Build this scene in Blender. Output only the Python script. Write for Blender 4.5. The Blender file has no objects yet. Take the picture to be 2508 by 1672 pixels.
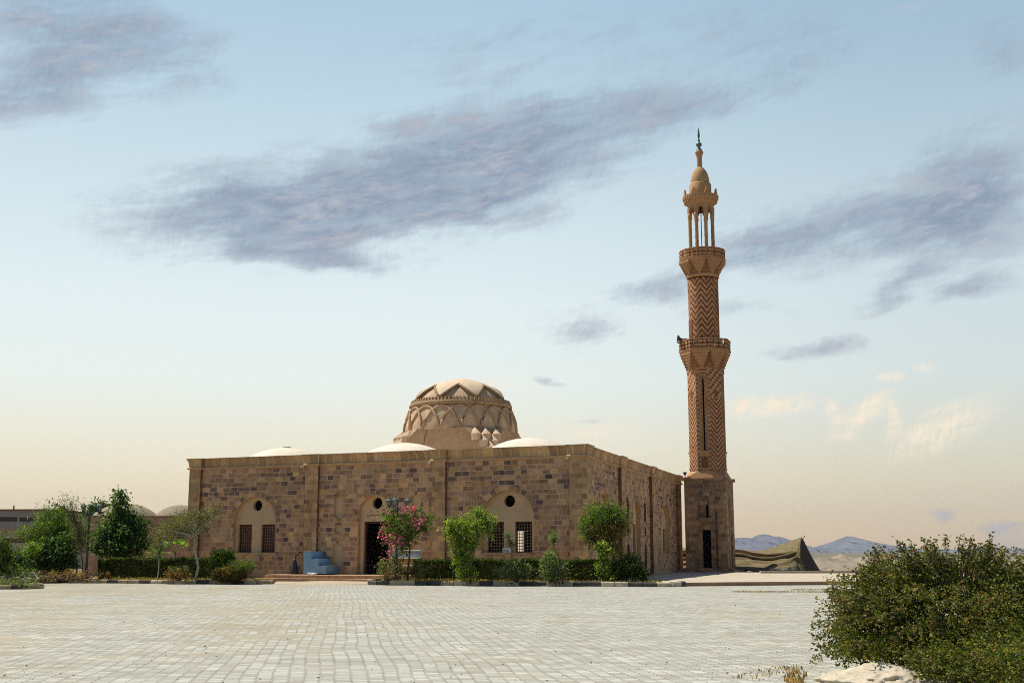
import bpy, bmesh, math, random
import numpy as np
from mathutils import Vector, Matrix
from mathutils.geometry import delaunay_2d_cdt

PI = math.pi
rad = math.radians
sc = bpy.context.scene
col = sc.collection
rng = np.random.default_rng(7)
random.seed(7)

# ------------------------------------------------------------------ survey of the place
# A theodolite set up where the photographer stood: it turns a sighting (in photo pixels) and a
# distance or a plane into a point of the place, so that things get their real positions and sizes.
FPX = 2900.0
PITCH = math.atan(516 / FPX)
cP, sP = math.cos(PITCH), math.sin(PITCH)
EYE = 1.6


def ray(px, py):
    u = (px - 1254) / FPX
    v = (836 - py) / FPX
    return Vector((u, cP - v * sP, sP + v * cP))


def at(px, py, D):
    r = ray(px, py)
    return Vector((0, 0, EYE)) + r * (D / r.y)


def ground(px, py, z=0.0):
    r = ray(px, py)
    return Vector((0, 0, EYE)) + r * ((z - EYE) / r.z)


# ------------------------------------------------------------------ object helpers
def tag(o, label=None, cat=None, group=None, kind=None):
    if label:
        o['label'] = label
    if cat:
        o['category'] = cat
    if group:
        o['group'] = group
    if kind:
        o['kind'] = kind
    return o


def empty(name, loc, label, cat, group=None):
    o = bpy.data.objects.new(name, None)
    o.empty_display_size = 0.2
    o.location = loc
    col.objects.link(o)
    return tag(o, label, cat, group)


def wloc(o):
    v = Vector((0, 0, 0))
    while o is not None:
        v = v + Vector(o.location)
        o = o.parent
    return v


def copy_tree(o, parent=None):
    c = o.copy()
    col.objects.link(c)
    if parent is not None:
        c.parent = parent
    for ch in list(o.children):
        copy_tree(ch, c)
    return c


class MB:
    """collects polygons (with metre UVs) in a local frame (s along, d outward, z up)"""

    def __init__(self, O=(0, 0, 0), u=(1, 0), n=None):
        self.O = Vector((O[0], O[1], O[2] if len(O) > 2 else 0.0))
        self.u = Vector((u[0], u[1], 0)).normalized()
        self.n = Vector((self.u.y, -self.u.x, 0)) if n is None else Vector((n[0], n[1], 0)).normalized()
        self.v, self.f, self.uv, self.m, self.sm = [], [], [], [], []

    def W(self, p):
        return self.O + self.u * p[0] + self.n * p[1] + Vector((0, 0, p[2]))

    def face(self, pts, mat=0, uv=None, smooth=False):
        pts = [Vector(p) for p in pts]
        if uv is None:
            nn = Vector((0, 0, 0))
            for i in range(len(pts)):
                a, b = pts[i], pts[(i + 1) % len(pts)]
                nn += a.cross(b)
            ax = max(range(3), key=lambda k: abs(nn[k]))
            if ax == 1:
                uv = [(p.x, p.z) for p in pts]
            elif ax == 0:
                uv = [(p.y + 50, p.z) for p in pts]
            else:
                uv = [(p.x, p.y + 80) for p in pts]
        b = len(self.v)
        self.v += [self.W(p) for p in pts]
        self.f.append(list(range(b, b + len(pts))))
        self.uv.append(uv)
        self.m.append(mat)
        self.sm.append(smooth)

    def box(self, a, b, mat=0, bev=0.0):
        (x0, y0, z0), (x1, y1, z1) = a, b
        if x0 > x1: x0, x1 = x1, x0
        if y0 > y1: y0, y1 = y1, y0
        if z0 > z1: z0, z1 = z1, z0
        if bev > 0:
            self.hull([(x, y, z) for x in (x0 + bev, x1 - bev) for y in (y0 + bev, y1 - bev) for z in (z0, z1)] +
                      [(x, y, z) for x in (x0, x1) for y in (y0 + bev, y1 - bev) for z in (z0 + bev, z1 - bev)] +
                      [(x, y, z) for x in (x0 + bev, x1 - bev) for y in (y0, y1) for z in (z0 + bev, z1 - bev)], mat)
            return
        P = lambda i, j, k: (x1 if i else x0, y1 if j else y0, z1 if k else z0)
        for q in (((0, 0, 0), (1, 0, 0), (1, 0, 1), (0, 0, 1)), ((1, 1, 0), (0, 1, 0), (0, 1, 1), (1, 1, 1)),
                  ((0, 1, 0), (0, 0, 0), (0, 0, 1), (0, 1, 1)), ((1, 0, 0), (1, 1, 0), (1, 1, 1), (1, 0, 1)),
                  ((0, 0, 1), (1, 0, 1), (1, 1, 1), (0, 1, 1)), ((0, 1, 0), (1, 1, 0), (1, 0, 0), (0, 0, 0))):
            self.face([P(*c) for c in q], mat)

    def hull(self, pts, mat=0, smooth=False):
        bm = bmesh.new()
        for p in pts:
            bm.verts.new(p)
        r = bmesh.ops.convex_hull(bm, input=bm.verts)
        bmesh.ops.dissolve_limit(bm, angle_limit=0.02, verts=bm.verts, edges=bm.edges)
        for f in bm.faces:
            self.face([v.co.copy() for v in f.verts], mat, smooth=smooth)
        bm.free()

    def panel(self, outer, holes=(), d=0.0, mat=0, reveal=0.0, rmat=None):
        """flat sheet in the plane at outward distance d with holes; reveals run inward by 'reveal'"""
        verts, edges = [], []

        def loop(ps):
            b = len(verts)
            verts.extend([Vector((p[0], p[1])) for p in ps])
            edges.extend([(b + i, b + (i + 1) % len(ps)) for i in range(len(ps))])
        loop(outer)
        for h in holes:
            loop(h)
        res = delaunay_2d_cdt(verts, edges, [], 1, 1e-6)
        V, F = res[0], res[2]
        for f in F:
            c = sum((V[i] for i in f), Vector((0, 0))) / len(f)
            if not pip(c, outer) or any(pip(c, h) for h in holes):
                continue
            self.face([(V[i].x, d, V[i].y) for i in f], mat)
        if reveal:
            for h in holes:
                acc = 0
                for i in range(len(h)):
                    a, b = h[i], h[(i + 1) % len(h)]
                    l = math.hypot(b[0] - a[0], b[1] - a[1])
                    q = [(a[0], d, a[1]), (b[0], d, b[1]), (b[0], d - reveal, b[1]), (a[0], d - reveal, a[1])]
                    self.face(q, mat if rmat is None else rmat, [(acc, 90), (acc + l, 90), (acc + l, 90 + reveal), (acc, 90 + reveal)])
                    acc += l

    def tube(self, pts, r, seg=8, mat=0, smooth=True, cap=True):
        pts = [Vector(p) for p in pts]
        rs = r if hasattr(r, '__len__') else [r] * len(pts)
        rings = []
        for i, p in enumerate(pts):
            t = (pts[min(i + 1, len(pts) - 1)] - pts[max(i - 1, 0)])
            if t.length < 1e-9:
                t = Vector((0, 0, 1))
            t.normalize()
            a = Vector((0, 0, 1)) if abs(t.z) < 0.9 else Vector((1, 0, 0))
            e1 = t.cross(a).normalized()
            e2 = t.cross(e1)
            rings.append([p + (e1 * math.cos(2 * PI * k / seg) + e2 * math.sin(2 * PI * k / seg)) * rs[i] for k in range(seg)])
        L = 0
        for i in range(len(pts) - 1):
            l2 = L + (pts[i + 1] - pts[i]).length
            for k in range(seg):
                k2 = (k + 1) % seg
                w = 2 * PI * rs[i] / seg
                self.face([rings[i][k], rings[i][k2], rings[i + 1][k2], rings[i + 1][k]], mat,
                          [(k * w, L), ((k + 1) * w, L), ((k + 1) * w, l2), (k * w, l2)], smooth)
            L = l2
        if cap:
            self.face(rings[0][::-1], mat)
            self.face(rings[-1], mat)

    def lathe(self, prof, seg=48, mat=0, c=(0, 0), smooth=True, a0=0.0, flat=False):
        """profile [(r,z)...] turned about the vertical at (c); flat -> seg-gon with uv centred on each side"""
        acc = 0
        for i in range(len(prof) - 1):
            (r0, z0), (r1, z1) = prof[i], prof[i + 1]
            dl = math.hypot(r1 - r0, z1 - z0)
            for k in range(seg):
                t0, t1 = a0 + 2 * PI * k / seg, a0 + 2 * PI * (k + 1) / seg
                p = [(c[0] + r0 * math.cos(t0), c[1] + r0 * math.sin(t0), z0), (c[0] + r0 * math.cos(t1), c[1] + r0 * math.sin(t1), z0),
                     (c[0] + r1 * math.cos(t1), c[1] + r1 * math.sin(t1), z1), (c[0] + r1 * math.cos(t0), c[1] + r1 * math.sin(t0), z1)]
                rm = max(r0, r1)
                if flat:
                    w = rm * math.sin(PI / seg)
                    uv = [(-w, acc), (w, acc), (w, acc + dl), (-w, acc + dl)]
                else:
                    uv = [(t0 * rm, acc), (t1 * rm, acc), (t1 * rm, acc + dl), (t0 * rm, acc + dl)]
                if r0 < 1e-6:
                    p, uv = [p[0], p[2], p[3]], [uv[0], uv[2], uv[3]]
                elif r1 < 1e-6:
                    p, uv = [p[0], p[1], p[2]], [uv[0], uv[1], uv[2]]
                self.face(p, mat, uv, smooth)
            acc += dl

    def build(self, name, mats, parent=None, merge=False):
        off = wloc(parent) if parent is not None else Vector((0, 0, 0))
        me = bpy.data.meshes.new(name)
        me.from_pydata([v - off for v in self.v], [], self.f)
        lay = me.uv_layers.new(name='UVMap')
        flat = [c for u in self.uv for q in u for c in q]
        lay.data.foreach_set('uv', flat)
        mats = mats if isinstance(mats, (list, tuple)) else [mats]
        for m in mats:
            me.materials.append(m)
        me.polygons.foreach_set('material_index', self.m)
        me.polygons.foreach_set('use_smooth', self.sm)
        if merge or any(self.sm):
            bm = bmesh.new()
            bm.from_mesh(me)
            bmesh.ops.remove_doubles(bm, verts=bm.verts, dist=1e-4)
            bmesh.ops.recalc_face_normals(bm, faces=bm.faces)
            bm.to_mesh(me)
            bm.free()
        me.update()
        o = bpy.data.objects.new(name, me)
        col.objects.link(o)
        if parent is not None:
            o.parent = parent
        return o


def pip(p, poly):
    x, y = p[0], p[1]
    ins = False
    j = len(poly) - 1
    for i in range(len(poly)):
        xi, yi, xj, yj = poly[i][0], poly[i][1], poly[j][0], poly[j][1]
        if (yi > y) != (yj > y) and x < (xj - xi) * (y - yi) / (yj - yi) + xi:
            ins = not ins
        j = i
    return ins


def arch_pts(c, r, z0, zs, n=20, point=0.0):
    """closed outline of an arched opening; point>0 gives a pointed head"""
    pts = [(c - r, z0), (c + r, z0)]
    for i in range(n + 1):
        t = PI * i / n
        zz = math.sin(t) * r * (1 + point * math.sin(t) ** 3)
        pts.append((c + r * math.cos(t), zs + zz))
    return pts


def circle_pts(c, z, r, n=24):
    return [(c + r * math.cos(2 * PI * i / n), z + r * math.sin(2 * PI * i / n)) for i in range(n)]


def rect_pts(x0, x1, z0, z1):
    return [(x0, z0), (x1, z0), (x1, z1), (x0, z1)]


# ------------------------------------------------------------------ materials
def new_mat(name):
    m = bpy.data.materials.new(name)
    m.use_nodes = True
    nt = m.node_tree
    nt.nodes.clear()
    out = nt.nodes.new('ShaderNodeOutputMaterial')
    b = nt.nodes.new('ShaderNodeBsdfPrincipled')
    b.inputs['Roughness'].default_value = 0.9
    b.inputs['Specular IOR Level'].default_value = 0.15
    nt.links.new(b.outputs[0], out.inputs[0])
    return m, nt, b, out


class N:
    def __init__(self, nt):
        self.nt = nt

    def lk(self, sock, val):
        if val is None:
            return
        if hasattr(val, 'is_output') or hasattr(val, 'links'):
            self.nt.links.new(val, sock)
        else:
            sock.default_value = val

    def math(self, op, a, b=None, c=None, clamp=False):
        n = self.nt.nodes.new('ShaderNodeMath')
        n.operation = op
        n.use_clamp = clamp
        self.lk(n.inputs[0], a)
        self.lk(n.inputs[1], b)
        self.lk(n.inputs[2], c)
        return n.outputs[0]

    def vmath(self, op, a, b=None, scale=None):
        n = self.nt.nodes.new('ShaderNodeVectorMath')
        n.operation = op
        self.lk(n.inputs[0], a)
        self.lk(n.inputs[1], b)
        if scale is not None:
            self.lk(n.inputs['Scale'], scale)
        return n.outputs['Value'] if op in ('LENGTH', 'DOT_PRODUCT') else n.outputs[0]

    def mix(self, fac, a, b, blend='MIX'):
        n = self.nt.nodes.new('ShaderNodeMix')
        n.data_type = 'RGBA'
        n.blend_type = blend
        n.clamp_factor = True
        self.lk(n.inputs['Factor'], fac)
        self.lk(n.inputs['A'], a if not isinstance(a, tuple) else (*a, 1)[:4])
        self.lk(n.inputs['B'], b if not isinstance(b, tuple) else (*b, 1)[:4])
        return [o for o in n.outputs if o.type == 'RGBA'][0]

    def ramp(self, fac, stops, interp='LINEAR'):
        n = self.nt.nodes.new('ShaderNodeValToRGB')
        n.color_ramp.interpolation = interp
        e = n.color_ramp.elements
        while len(e) < len(stops):
            e.new(0.5)
        for i, (p, c) in enumerate(stops):
            e[i].position = p
            e[i].color = (*c, 1) if len(c) == 3 else c
        self.lk(n.inputs[0], fac)
        return n.outputs[0]

    def noise(self, vec, scale=1.0, detail=4.0, rough=0.55, dim='3D', w=None, distortion=0.0, out='Fac'):
        n = self.nt.nodes.new('ShaderNodeTexNoise')
        n.noise_dimensions = dim
        if vec is not None and dim != '1D':
            self.lk(n.inputs['Vector'], vec)
        if w is not None:
            self.lk(n.inputs['W'], w)
        n.inputs['Scale'].default_value = scale
        n.inputs['Detail'].default_value = detail
        n.inputs['Roughness'].default_value = rough
        n.inputs['Distortion'].default_value = distortion
        return n.outputs[out] if out == 'Fac' else n.outputs['Color']

    def maprange(self, v, a, b, c=0.0, d=1.0, smooth=False):
        n = self.nt.nodes.new('ShaderNodeMapRange')
        n.interpolation_type = 'SMOOTHSTEP' if smooth else 'LINEAR'
        n.clamp = True
        self.lk(n.inputs[0], v)
        for i, x in enumerate((a, b, c, d)):
            self.lk(n.inputs[i + 1], x)
        return n.outputs[0]

    def coord(self, kind='Object'):
        n = self.nt.nodes.new('ShaderNodeTexCoord')
        return n.outputs[kind]

    def pos(self):
        return self.nt.nodes.new('ShaderNodeNewGeometry').outputs['Position']

    def sep(self, v):
        n = self.nt.nodes.new('ShaderNodeSeparateXYZ')
        self.lk(n.inputs[0], v)
        return n.outputs

    def comb(self, x=0.0, y=0.0, z=0.0):
        n = self.nt.nodes.new('ShaderNodeCombineXYZ')
        for i, q in enumerate((x, y, z)):
            self.lk(n.inputs[i], q)
        return n.outputs[0]

    def bump(self, h, strength=0.3, dist=0.02):
        n = self.nt.nodes.new('ShaderNodeBump')
        n.inputs['Strength'].default_value = strength
        n.inputs['Distance'].default_value = dist
        self.lk(n.inputs['Height'], h)
        return n.outputs[0]

    def white(self, w):
        n = self.nt.nodes.new('ShaderNodeTexWhiteNoise')
        n.noise_dimensions = '1D'
        self.lk(n.inputs['W'], w)
        return n.outputs['Value']


def mat_plain(name, c, rough=0.85, var=0.25, scale=3.0, bump=0.15, bdist=0.02, spec=0.15, metal=0.0, streak=None):
    m, nt, b, out = new_mat(name)
    k = N(nt)
    p = k.pos()
    n1 = k.noise(p, scale, 6, 0.6)
    n2 = k.noise(p, scale * 0.17, 3, 0.5)
    f = k.math('ADD', k.math('MULTIPLY', n1, 0.6), k.math('MULTIPLY', n2, 0.4))
    lo = tuple(x * (1 - var) for x in c)
    hi = tuple(min(1, x * (1 + var)) for x in c)
    cc = k.ramp(f, [(0.3, lo), (0.7, hi)])
    if streak:
        s = k.noise(k.vmath('MULTIPLY', p, (streak[0], streak[0], streak[0] * 0.08)), 1.0, 4, 0.6)
        cc = k.mix(k.maprange(s, 0.5, 0.75, 0, streak[1]), cc, tuple(x * 0.55 for x in c))
    k.lk(b.inputs['Base Color'], cc)
    b.inputs['Roughness'].default_value = rough
    b.inputs['Specular IOR Level'].default_value = spec
    b.inputs['Metallic'].default_value = metal
    if bump:
        k.lk(b.inputs['Normal'], k.bump(n1, bump, bdist))
    return m


def mat_blocks(name, bw, bh, stops, mortar, msize=0.017, cluster=0.16, bump=0.5, jitter=0.2, seed=0.0, fine=9.0, rot=False, band=None):
    """coursed masonry laid out in the wall's own metres (UV)"""
    m, nt, b, out = new_mat(name)
    k = N(nt)
    uvn = nt.nodes.new('ShaderNodeUVMap')
    uvn.uv_map = 'UVMap'
    s = k.sep(uvn.outputs[0])
    u, v = (s[1], s[0]) if rot else (s[0], s[1])
    row = k.math('FLOOR', k.math('DIVIDE', v, bh))
    rr = k.white(k.math('ADD', row, seed))
    wig = k.noise(k.comb(k.math('MULTIPLY', u, 1.3), k.math('MULTIPLY', row, 7.13), seed), 1.0, 1, 0.5)
    u2 = k.math('ADD', k.math('MULTIPLY', u, k.math('MULTIPLY_ADD', rr, 0.35, 0.82)),
                k.math('ADD', k.math('MULTIPLY', rr, 9.0), k.math('MULTIPLY', wig, jitter * 2)))
    br = nt.nodes.new('ShaderNodeTexBrick')
    br.offset = 0.5
    br.inputs['Scale'].default_value = 1.0
    br.inputs['Brick Width'].default_value = bw
    br.inputs['Row Height'].default_value = bh
    br.inputs['Mortar Size'].default_value = msize
    br.inputs['Mortar Smooth'].default_value = 0.35
    br.inputs['Bias'].default_value = 0.0
    br.inputs['Color1'].default_value = (0.0, 0.0, 0.0, 1)
    br.inputs['Color2'].default_value = (1, 1, 1, 1)
    br.inputs['Mortar'].default_value = (0.5, 0.5, 0.5, 1)
    k.lk(br.inputs['Vector'], k.comb(u2, v, 0.0))
    pos = k.comb(u, v, seed)
    cl = k.noise(pos, 0.45, 2, 0.5)
    f = k.math('ADD', br.outputs['Color'], k.math('MULTIPLY', k.math('SUBTRACT', cl, 0.5), cluster * 2), clamp=True)
    if band:
        zb = k.math('MULTIPLY', k.maprange(v, band[0], band[0] + 0.5, 0, 1), k.maprange(v, band[1] - 0.4, band[1], 1, 0))
        bn = k.noise(k.comb(k.math('MULTIPLY', u, 0.35), k.math('MULTIPLY', v, 1.2), seed + 3), 1.0, 2, 0.5)
        f = k.math('SUBTRACT', f, k.math('MULTIPLY', zb, k.maprange(bn, 0.4, 0.65, 0.0, 0.34)), clamp=True)
    base = k.mix(1.0, k.ramp(f, stops), (1.05, 0.985, 0.92), 'MULTIPLY')
    hue = k.noise(k.comb(k.math('MULTIPLY', u2, 1.0), k.math('MULTIPLY', row, 3.3), 4.0 + seed), 2.1, 0, 0.5)
    base = k.mix(k.maprange(hue, 0.56, 0.7, 0, 0.4), base, tuple(c * q for c, q in zip(stops[len(stops) // 2][1], (0.95, 0.75, 0.85))))
    r2 = k.math('FRACT', k.math('MULTIPLY', br.outputs['Color'], 23.7))
    base = k.mix(1.0, base, k.ramp(r2, [(0.0, (0.66, 0.64, 0.64)), (0.35, (0.95, 0.94, 0.93)), (0.7, (1.08, 1.06, 1.03)), (1.0, (1.32, 1.28, 1.2))]), 'MULTIPLY')
    fn = k.noise(pos, fine, 6, 0.65)
    fn2 = k.noise(pos, fine * 0.22, 4, 0.6)
    base = k.mix(1.0, base, k.ramp(fn, [(0.25, (0.78, 0.77, 0.76)), (0.75, (1.2, 1.19, 1.16))]), 'MULTIPLY')
    base = k.mix(1.0, base, k.ramp(fn2, [(0.3, (0.86, 0.84, 0.82)), (0.7, (1.12, 1.12, 1.12))]), 'MULTIPLY')
    c2 = k.mix(k.math('MULTIPLY', br.outputs['Fac'], 0.85), base, mortar)
    we = k.noise(k.comb(k.math('MULTIPLY', u, 1.1), k.math('MULTIPLY', v, 0.35), seed + 9), 0.8, 5, 0.62)
    c2 = k.mix(1.0, c2, k.ramp(we, [(0.3, (0.76, 0.74, 0.73)), (0.55, (1.0, 1.0, 1.0)), (0.72, (1.13, 1.12, 1.1))]), 'MULTIPLY')
    k.lk(b.inputs['Base Color'], c2)
    b.inputs['Roughness'].default_value = 0.92
    h = k.math('ADD', k.math('MULTIPLY', br.outputs['Fac'], -0.6), k.math('MULTIPLY', fn, 0.55))
    k.lk(b.inputs['Normal'], k.bump(h, bump, 0.03))
    return m


STONE = [(0.0, (0.15, 0.112, 0.108)), (0.06, (0.215, 0.155, 0.135)), (0.15, (0.31, 0.205, 0.16)), (0.26, (0.40, 0.265, 0.19)), (0.37, (0.45, 0.31, 0.185)),
         (0.47, (0.33, 0.21, 0.155)), (0.57, (0.48, 0.34, 0.20)), (0.67, (0.40, 0.28, 0.195)), (0.77, (0.50, 0.36, 0.205)), (0.85, (0.46, 0.295, 0.135)), (0.93, (0.37, 0.215, 0.155)), (1.0, (0.53, 0.40, 0.265))]
TAN = [(0.0, (0.34, 0.235, 0.145)), (0.3, (0.43, 0.30, 0.17)), (0.7, (0.47, 0.335, 0.19)), (1.0, (0.40, 0.275, 0.17))]
MORT = (0.58, 0.425, 0.275)
m_wall = mat_blocks('stone_blocks', 0.42, 0.277, STONE, MORT, seed=1.0, band=(4.6, 6.4))
m_wall2 = mat_blocks('stone_blocks_rear', 0.42, 0.277, STONE, MORT, seed=5.0)
m_tan = mat_blocks('tan_blocks', 0.46, 0.277, TAN, (0.50, 0.37, 0.23), cluster=0.2, msize=0.010, bump=0.35, seed=2.0)
m_corn = mat_blocks('cornice_stone', 0.62, 2.0, TAN, (0.62, 0.48, 0.32), cluster=0.35, msize=0.032, bump=0.3, seed=3.0, jitter=0.12)
m_vous = mat_blocks('voussoir_stone', 0.3, 0.6, STONE[1:], MORT, cluster=0.3, seed=4.0)
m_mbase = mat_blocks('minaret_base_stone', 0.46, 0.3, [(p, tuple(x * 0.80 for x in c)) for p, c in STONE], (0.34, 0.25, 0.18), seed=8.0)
m_annex = mat_blocks('pink_stone', 0.6, 0.33, [(0, (0.30, 0.20, 0.16)), (0.5, (0.38, 0.265, 0.20)), (1, (0.36, 0.225, 0.18))], (0.42, 0.32, 0.25), seed=9.0)
m_plaster = mat_plain('sand_plaster', (0.54, 0.385, 0.235), var=0.14, scale=2.2, bump=0.2, streak=(2.5, 0.18))
m_dome = mat_plain('dome_plaster', (0.48, 0.345, 0.225), var=0.28, scale=1.8, bump=0.3, streak=(2.0, 0.5))
m_rib = mat_plain('rib_plaster', (0.38, 0.245, 0.145), var=0.25, scale=3.0, bump=0.25)
m_ringst = mat_plain('weathered_ring_plaster', (0.30, 0.20, 0.11), var=0.35, scale=5.0, bump=0.4)
m_white = mat_plain('white_dome_plaster', (0.64, 0.575, 0.46), var=0.14, scale=2.0, bump=0.15, streak=(1.6, 0.25))
m_annexdome = mat_plain('annex_dome_plaster', (0.25, 0.212, 0.14), var=0.15, scale=1.5, bump=0.15, streak=(1.2, 0.3))
m_band = mat_plain('sandstone_band', (0.40, 0.225, 0.115), var=0.2, scale=5, bump=0.3)
m_bandred = mat_plain('red_sandstone', (0.20, 0.082, 0.04), var=0.25, scale=5, bump=0.3)
m_ledge = mat_plain('ledge_sandstone', (0.46, 0.305, 0.165), var=0.25, scale=4, bump=0.3)
m_reveal = mat_plain('orange_glow_reveal', (0.52, 0.315, 0.15), var=0.2, scale=3.0, bump=0.2)  # arch reveals: the bounced orange glow is put into the stone colour
m_redbrown = mat_blocks('red_brown_blocks', 0.46, 0.277, [(0, (0.14, 0.07, 0.05)), (0.5, (0.18, 0.095, 0.065)), (1, (0.22, 0.125, 0.085))], (0.26, 0.17, 0.115), seed=6.0)  # darker red-brown for pilaster ends and side-wall niche reveals
m_cap = mat_plain('cream_cap_plaster', (0.58, 0.455, 0.31), var=0.2, scale=2.2, bump=0.25, streak=(2.2, 0.3))
m_core = mat_plain('shaded_brown_brick', (0.27, 0.125, 0.06), var=0.25, scale=5, bump=0.3)  # brown brick, darkened to hold the shade between the corbels
m_bulb = mat_plain('bulb_plaster', (0.42, 0.26, 0.125), var=0.12, scale=3, bump=0.15)
m_wood = mat_plain('dark_wood', (0.085, 0.04, 0.024), var=0.4, scale=12, bump=0.2, rough=0.6)
m_shut = mat_plain('shutter_wood', (0.13, 0.05, 0.03), var=0.35, scale=8)
m_grille = mat_plain('wood_grille', (0.20, 0.135, 0.095), var=0.3, scale=10, bump=0.1, rough=0.6)
m_dark = mat_plain('interior_plaster', (0.10, 0.085, 0.07), var=0.2)
m_green = mat_plain('green_iron', (0.018, 0.075, 0.05), var=0.3, scale=20, rough=0.45, spec=0.5, bump=0.05)
m_teal = mat_plain('lamp_cap_paint', (0.085, 0.125, 0.095), var=0.3, scale=20, rough=0.75, spec=0.2, bump=0.05)
m_copper = mat_plain('green_copper', (0.07, 0.12, 0.10), var=0.4, scale=9, rough=0.5, spec=0.4)
m_blue = mat_plain('blue_paint', (0.20, 0.37, 0.54), var=0.14, scale=2.5, rough=0.6, bump=0.08, streak=(3, 0.25))
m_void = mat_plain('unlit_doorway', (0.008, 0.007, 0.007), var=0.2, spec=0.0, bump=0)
m_black = mat_plain('dark_metal', (0.02, 0.02, 0.022), var=0.3, rough=0.5, spec=0.4, bump=0.05)
m_kblack = mat_plain('kerb_black', (0.085, 0.08, 0.073), var=0.6, scale=7, bump=0.4)
m_kcream = mat_plain('kerb_cream', (0.46, 0.405, 0.29), var=0.35, scale=6, bump=0.4)
m_ktan = mat_plain('kerb_bare', (0.36, 0.28, 0.18), var=0.4, scale=6, bump=0.4)
m_step = mat_plain('step_stone', (0.40, 0.255, 0.155), var=0.35, scale=3.5, bump=0.4)
m_plaza = mat_plain('plaza_stone', (0.42, 0.36, 0.27), var=0.14, scale=2.0, bump=0.2)
m_rock = mat_plain('pale_limestone', (0.44, 0.385, 0.29), var=0.3, scale=4.0, bump=0.7, bdist=0.03)
m_stone = mat_plain('field_stone', (0.40, 0.32, 0.24), var=0.3, scale=6.0, bump=0.5)
m_soil = mat_plain('bed_soil', (0.23, 0.165, 0.095), var=0.35, scale=4, bump=0.6, bdist=0.04)
m_bark = mat_plain('bark', (0.12, 0.085, 0.06), var=0.4, scale=14, bump=0.5)
m_palebark = mat_plain('pale_bark', (0.42, 0.37, 0.31), var=0.25, scale=12, bump=0.3)
m_tent = None
m_glass = None
m_grey = mat_plain('grey_render', (0.26, 0.235, 0.215), var=0.1, scale=1.2, bump=0.1, streak=(0.7, 0.3))
m_tangrey = mat_plain('tan_render', (0.34, 0.285, 0.22), var=0.1, scale=1.2, bump=0.1)
m_winglass = mat_plain('window_glass', (0.02, 0.025, 0.04), var=0.2, rough=0.12, spec=0.5, bump=0)
m_shutter = mat_plain('brown_shutter', (0.10, 0.055, 0.045), var=0.2)
m_whitepaint = mat_plain('white_paint', (0.62, 0.63, 0.62), var=0.1, rough=0.5)
m_greyboard = mat_plain('grey_board', (0.30, 0.34, 0.38), var=0.15, rough=0.6)
m_ochre = mat_plain('ochre_board', (0.30, 0.185, 0.045), var=0.2, rough=0.7)


def mat_leaf(name, stops, rough=0.6, trans=0.42, gain=1.25, near=False, tint=(1.12, 1.0, 0.72)):
    m, nt, b, out = new_mat(name)
    k = N(nt)
    g = nt.nodes.new('ShaderNodeNewGeometry')
    c = k.ramp(g.outputs['Random Per Island'], [(p, tuple(min(0.7, q * gain * w) for q, w in zip(cc, tint))) for p, cc in stops])
    big = k.noise(g.outputs['Position'], 1.4, 2, 0.5)
    c = k.mix(1.0, c, k.ramp(big, [(0.3, (0.7, 0.72, 0.75)), (0.7, (1.25, 1.22, 1.1))]), 'MULTIPLY')
    fine = k.noise(g.outputs['Position'], 3.6 if not near else 9.0, 3, 0.6)
    c = k.mix(1.0, c, k.ramp(fine, [(0.34, (0.5, 0.52, 0.55)), (0.52, (1.0, 1.0, 1.0)), (0.68, (1.75, 1.6, 1.3))]), 'MULTIPLY')
    k.lk(b.inputs['Base Color'], c)
    b.inputs['Roughness'].default_value = rough
    b.inputs['Specular IOR Level'].default_value = 0.2
    t = nt.nodes.new('ShaderNodeBsdfTranslucent')
    k.lk(t.inputs[0], k.mix(1.0, c, (1.3, 1.35, 0.6), 'MULTIPLY'))
    ms = nt.nodes.new('ShaderNodeMixShader')
    ms.inputs[0].default_value = trans
    nt.links.new(b.outputs[0], ms.inputs[1])
    nt.links.new(t.outputs[0], ms.inputs[2])
    nt.links.new(ms.outputs[0], out.inputs[0])
    return m


L_dark = mat_leaf('leaf_dark', [(0, (0.014, 0.035, 0.012)), (0.5, (0.032, 0.075, 0.028)), (0.85, (0.06, 0.115, 0.045)), (1, (0.10, 0.15, 0.07))], gain=1.6)
L_mid = mat_leaf('leaf_mid', [(0, (0.035, 0.07, 0.014)), (0.5, (0.07, 0.135, 0.03)), (1, (0.13, 0.20, 0.05))])
L_light = mat_leaf('leaf_light', [(0, (0.06, 0.12, 0.02)), (0.5, (0.13, 0.22, 0.045)), (0.85, (0.21, 0.30, 0.08)), (1, (0.28, 0.35, 0.14))], trans=0.45)
L_grey = mat_leaf('leaf_greygreen', [(0, (0.045, 0.085, 0.04)), (0.5, (0.10, 0.16, 0.085)), (1, (0.19, 0.25, 0.16))])
L_hedge = mat_leaf('leaf_hedge', [(0, (0.02, 0.038, 0.008)), (0.5, (0.042, 0.08, 0.016)), (0.9, (0.08, 0.125, 0.025)), (1, (0.13, 0.14, 0.04))], trans=0.3, gain=1.15)
L_olive = mat_leaf('leaf_olive', [(0, (0.048, 0.068, 0.032)), (0.5, (0.092, 0.122, 0.062)), (1, (0.165, 0.19, 0.12))])
L_dry = mat_leaf('leaf_dry', [(0, (0.11, 0.07, 0.03)), (0.5, (0.20, 0.135, 0.06)), (1, (0.30, 0.22, 0.11))])
L_brown = mat_leaf('leaf_brown', [(0, (0.06, 0.045, 0.016)), (0.5, (0.12, 0.09, 0.03)), (1, (0.19, 0.14, 0.05))])
L_mixbrown = mat_leaf('leaf_half_dry', [(0, (0.045, 0.055, 0.016)), (0.4, (0.085, 0.075, 0.025)), (0.7, (0.14, 0.10, 0.045)), (1, (0.10, 0.12, 0.03))])
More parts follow.
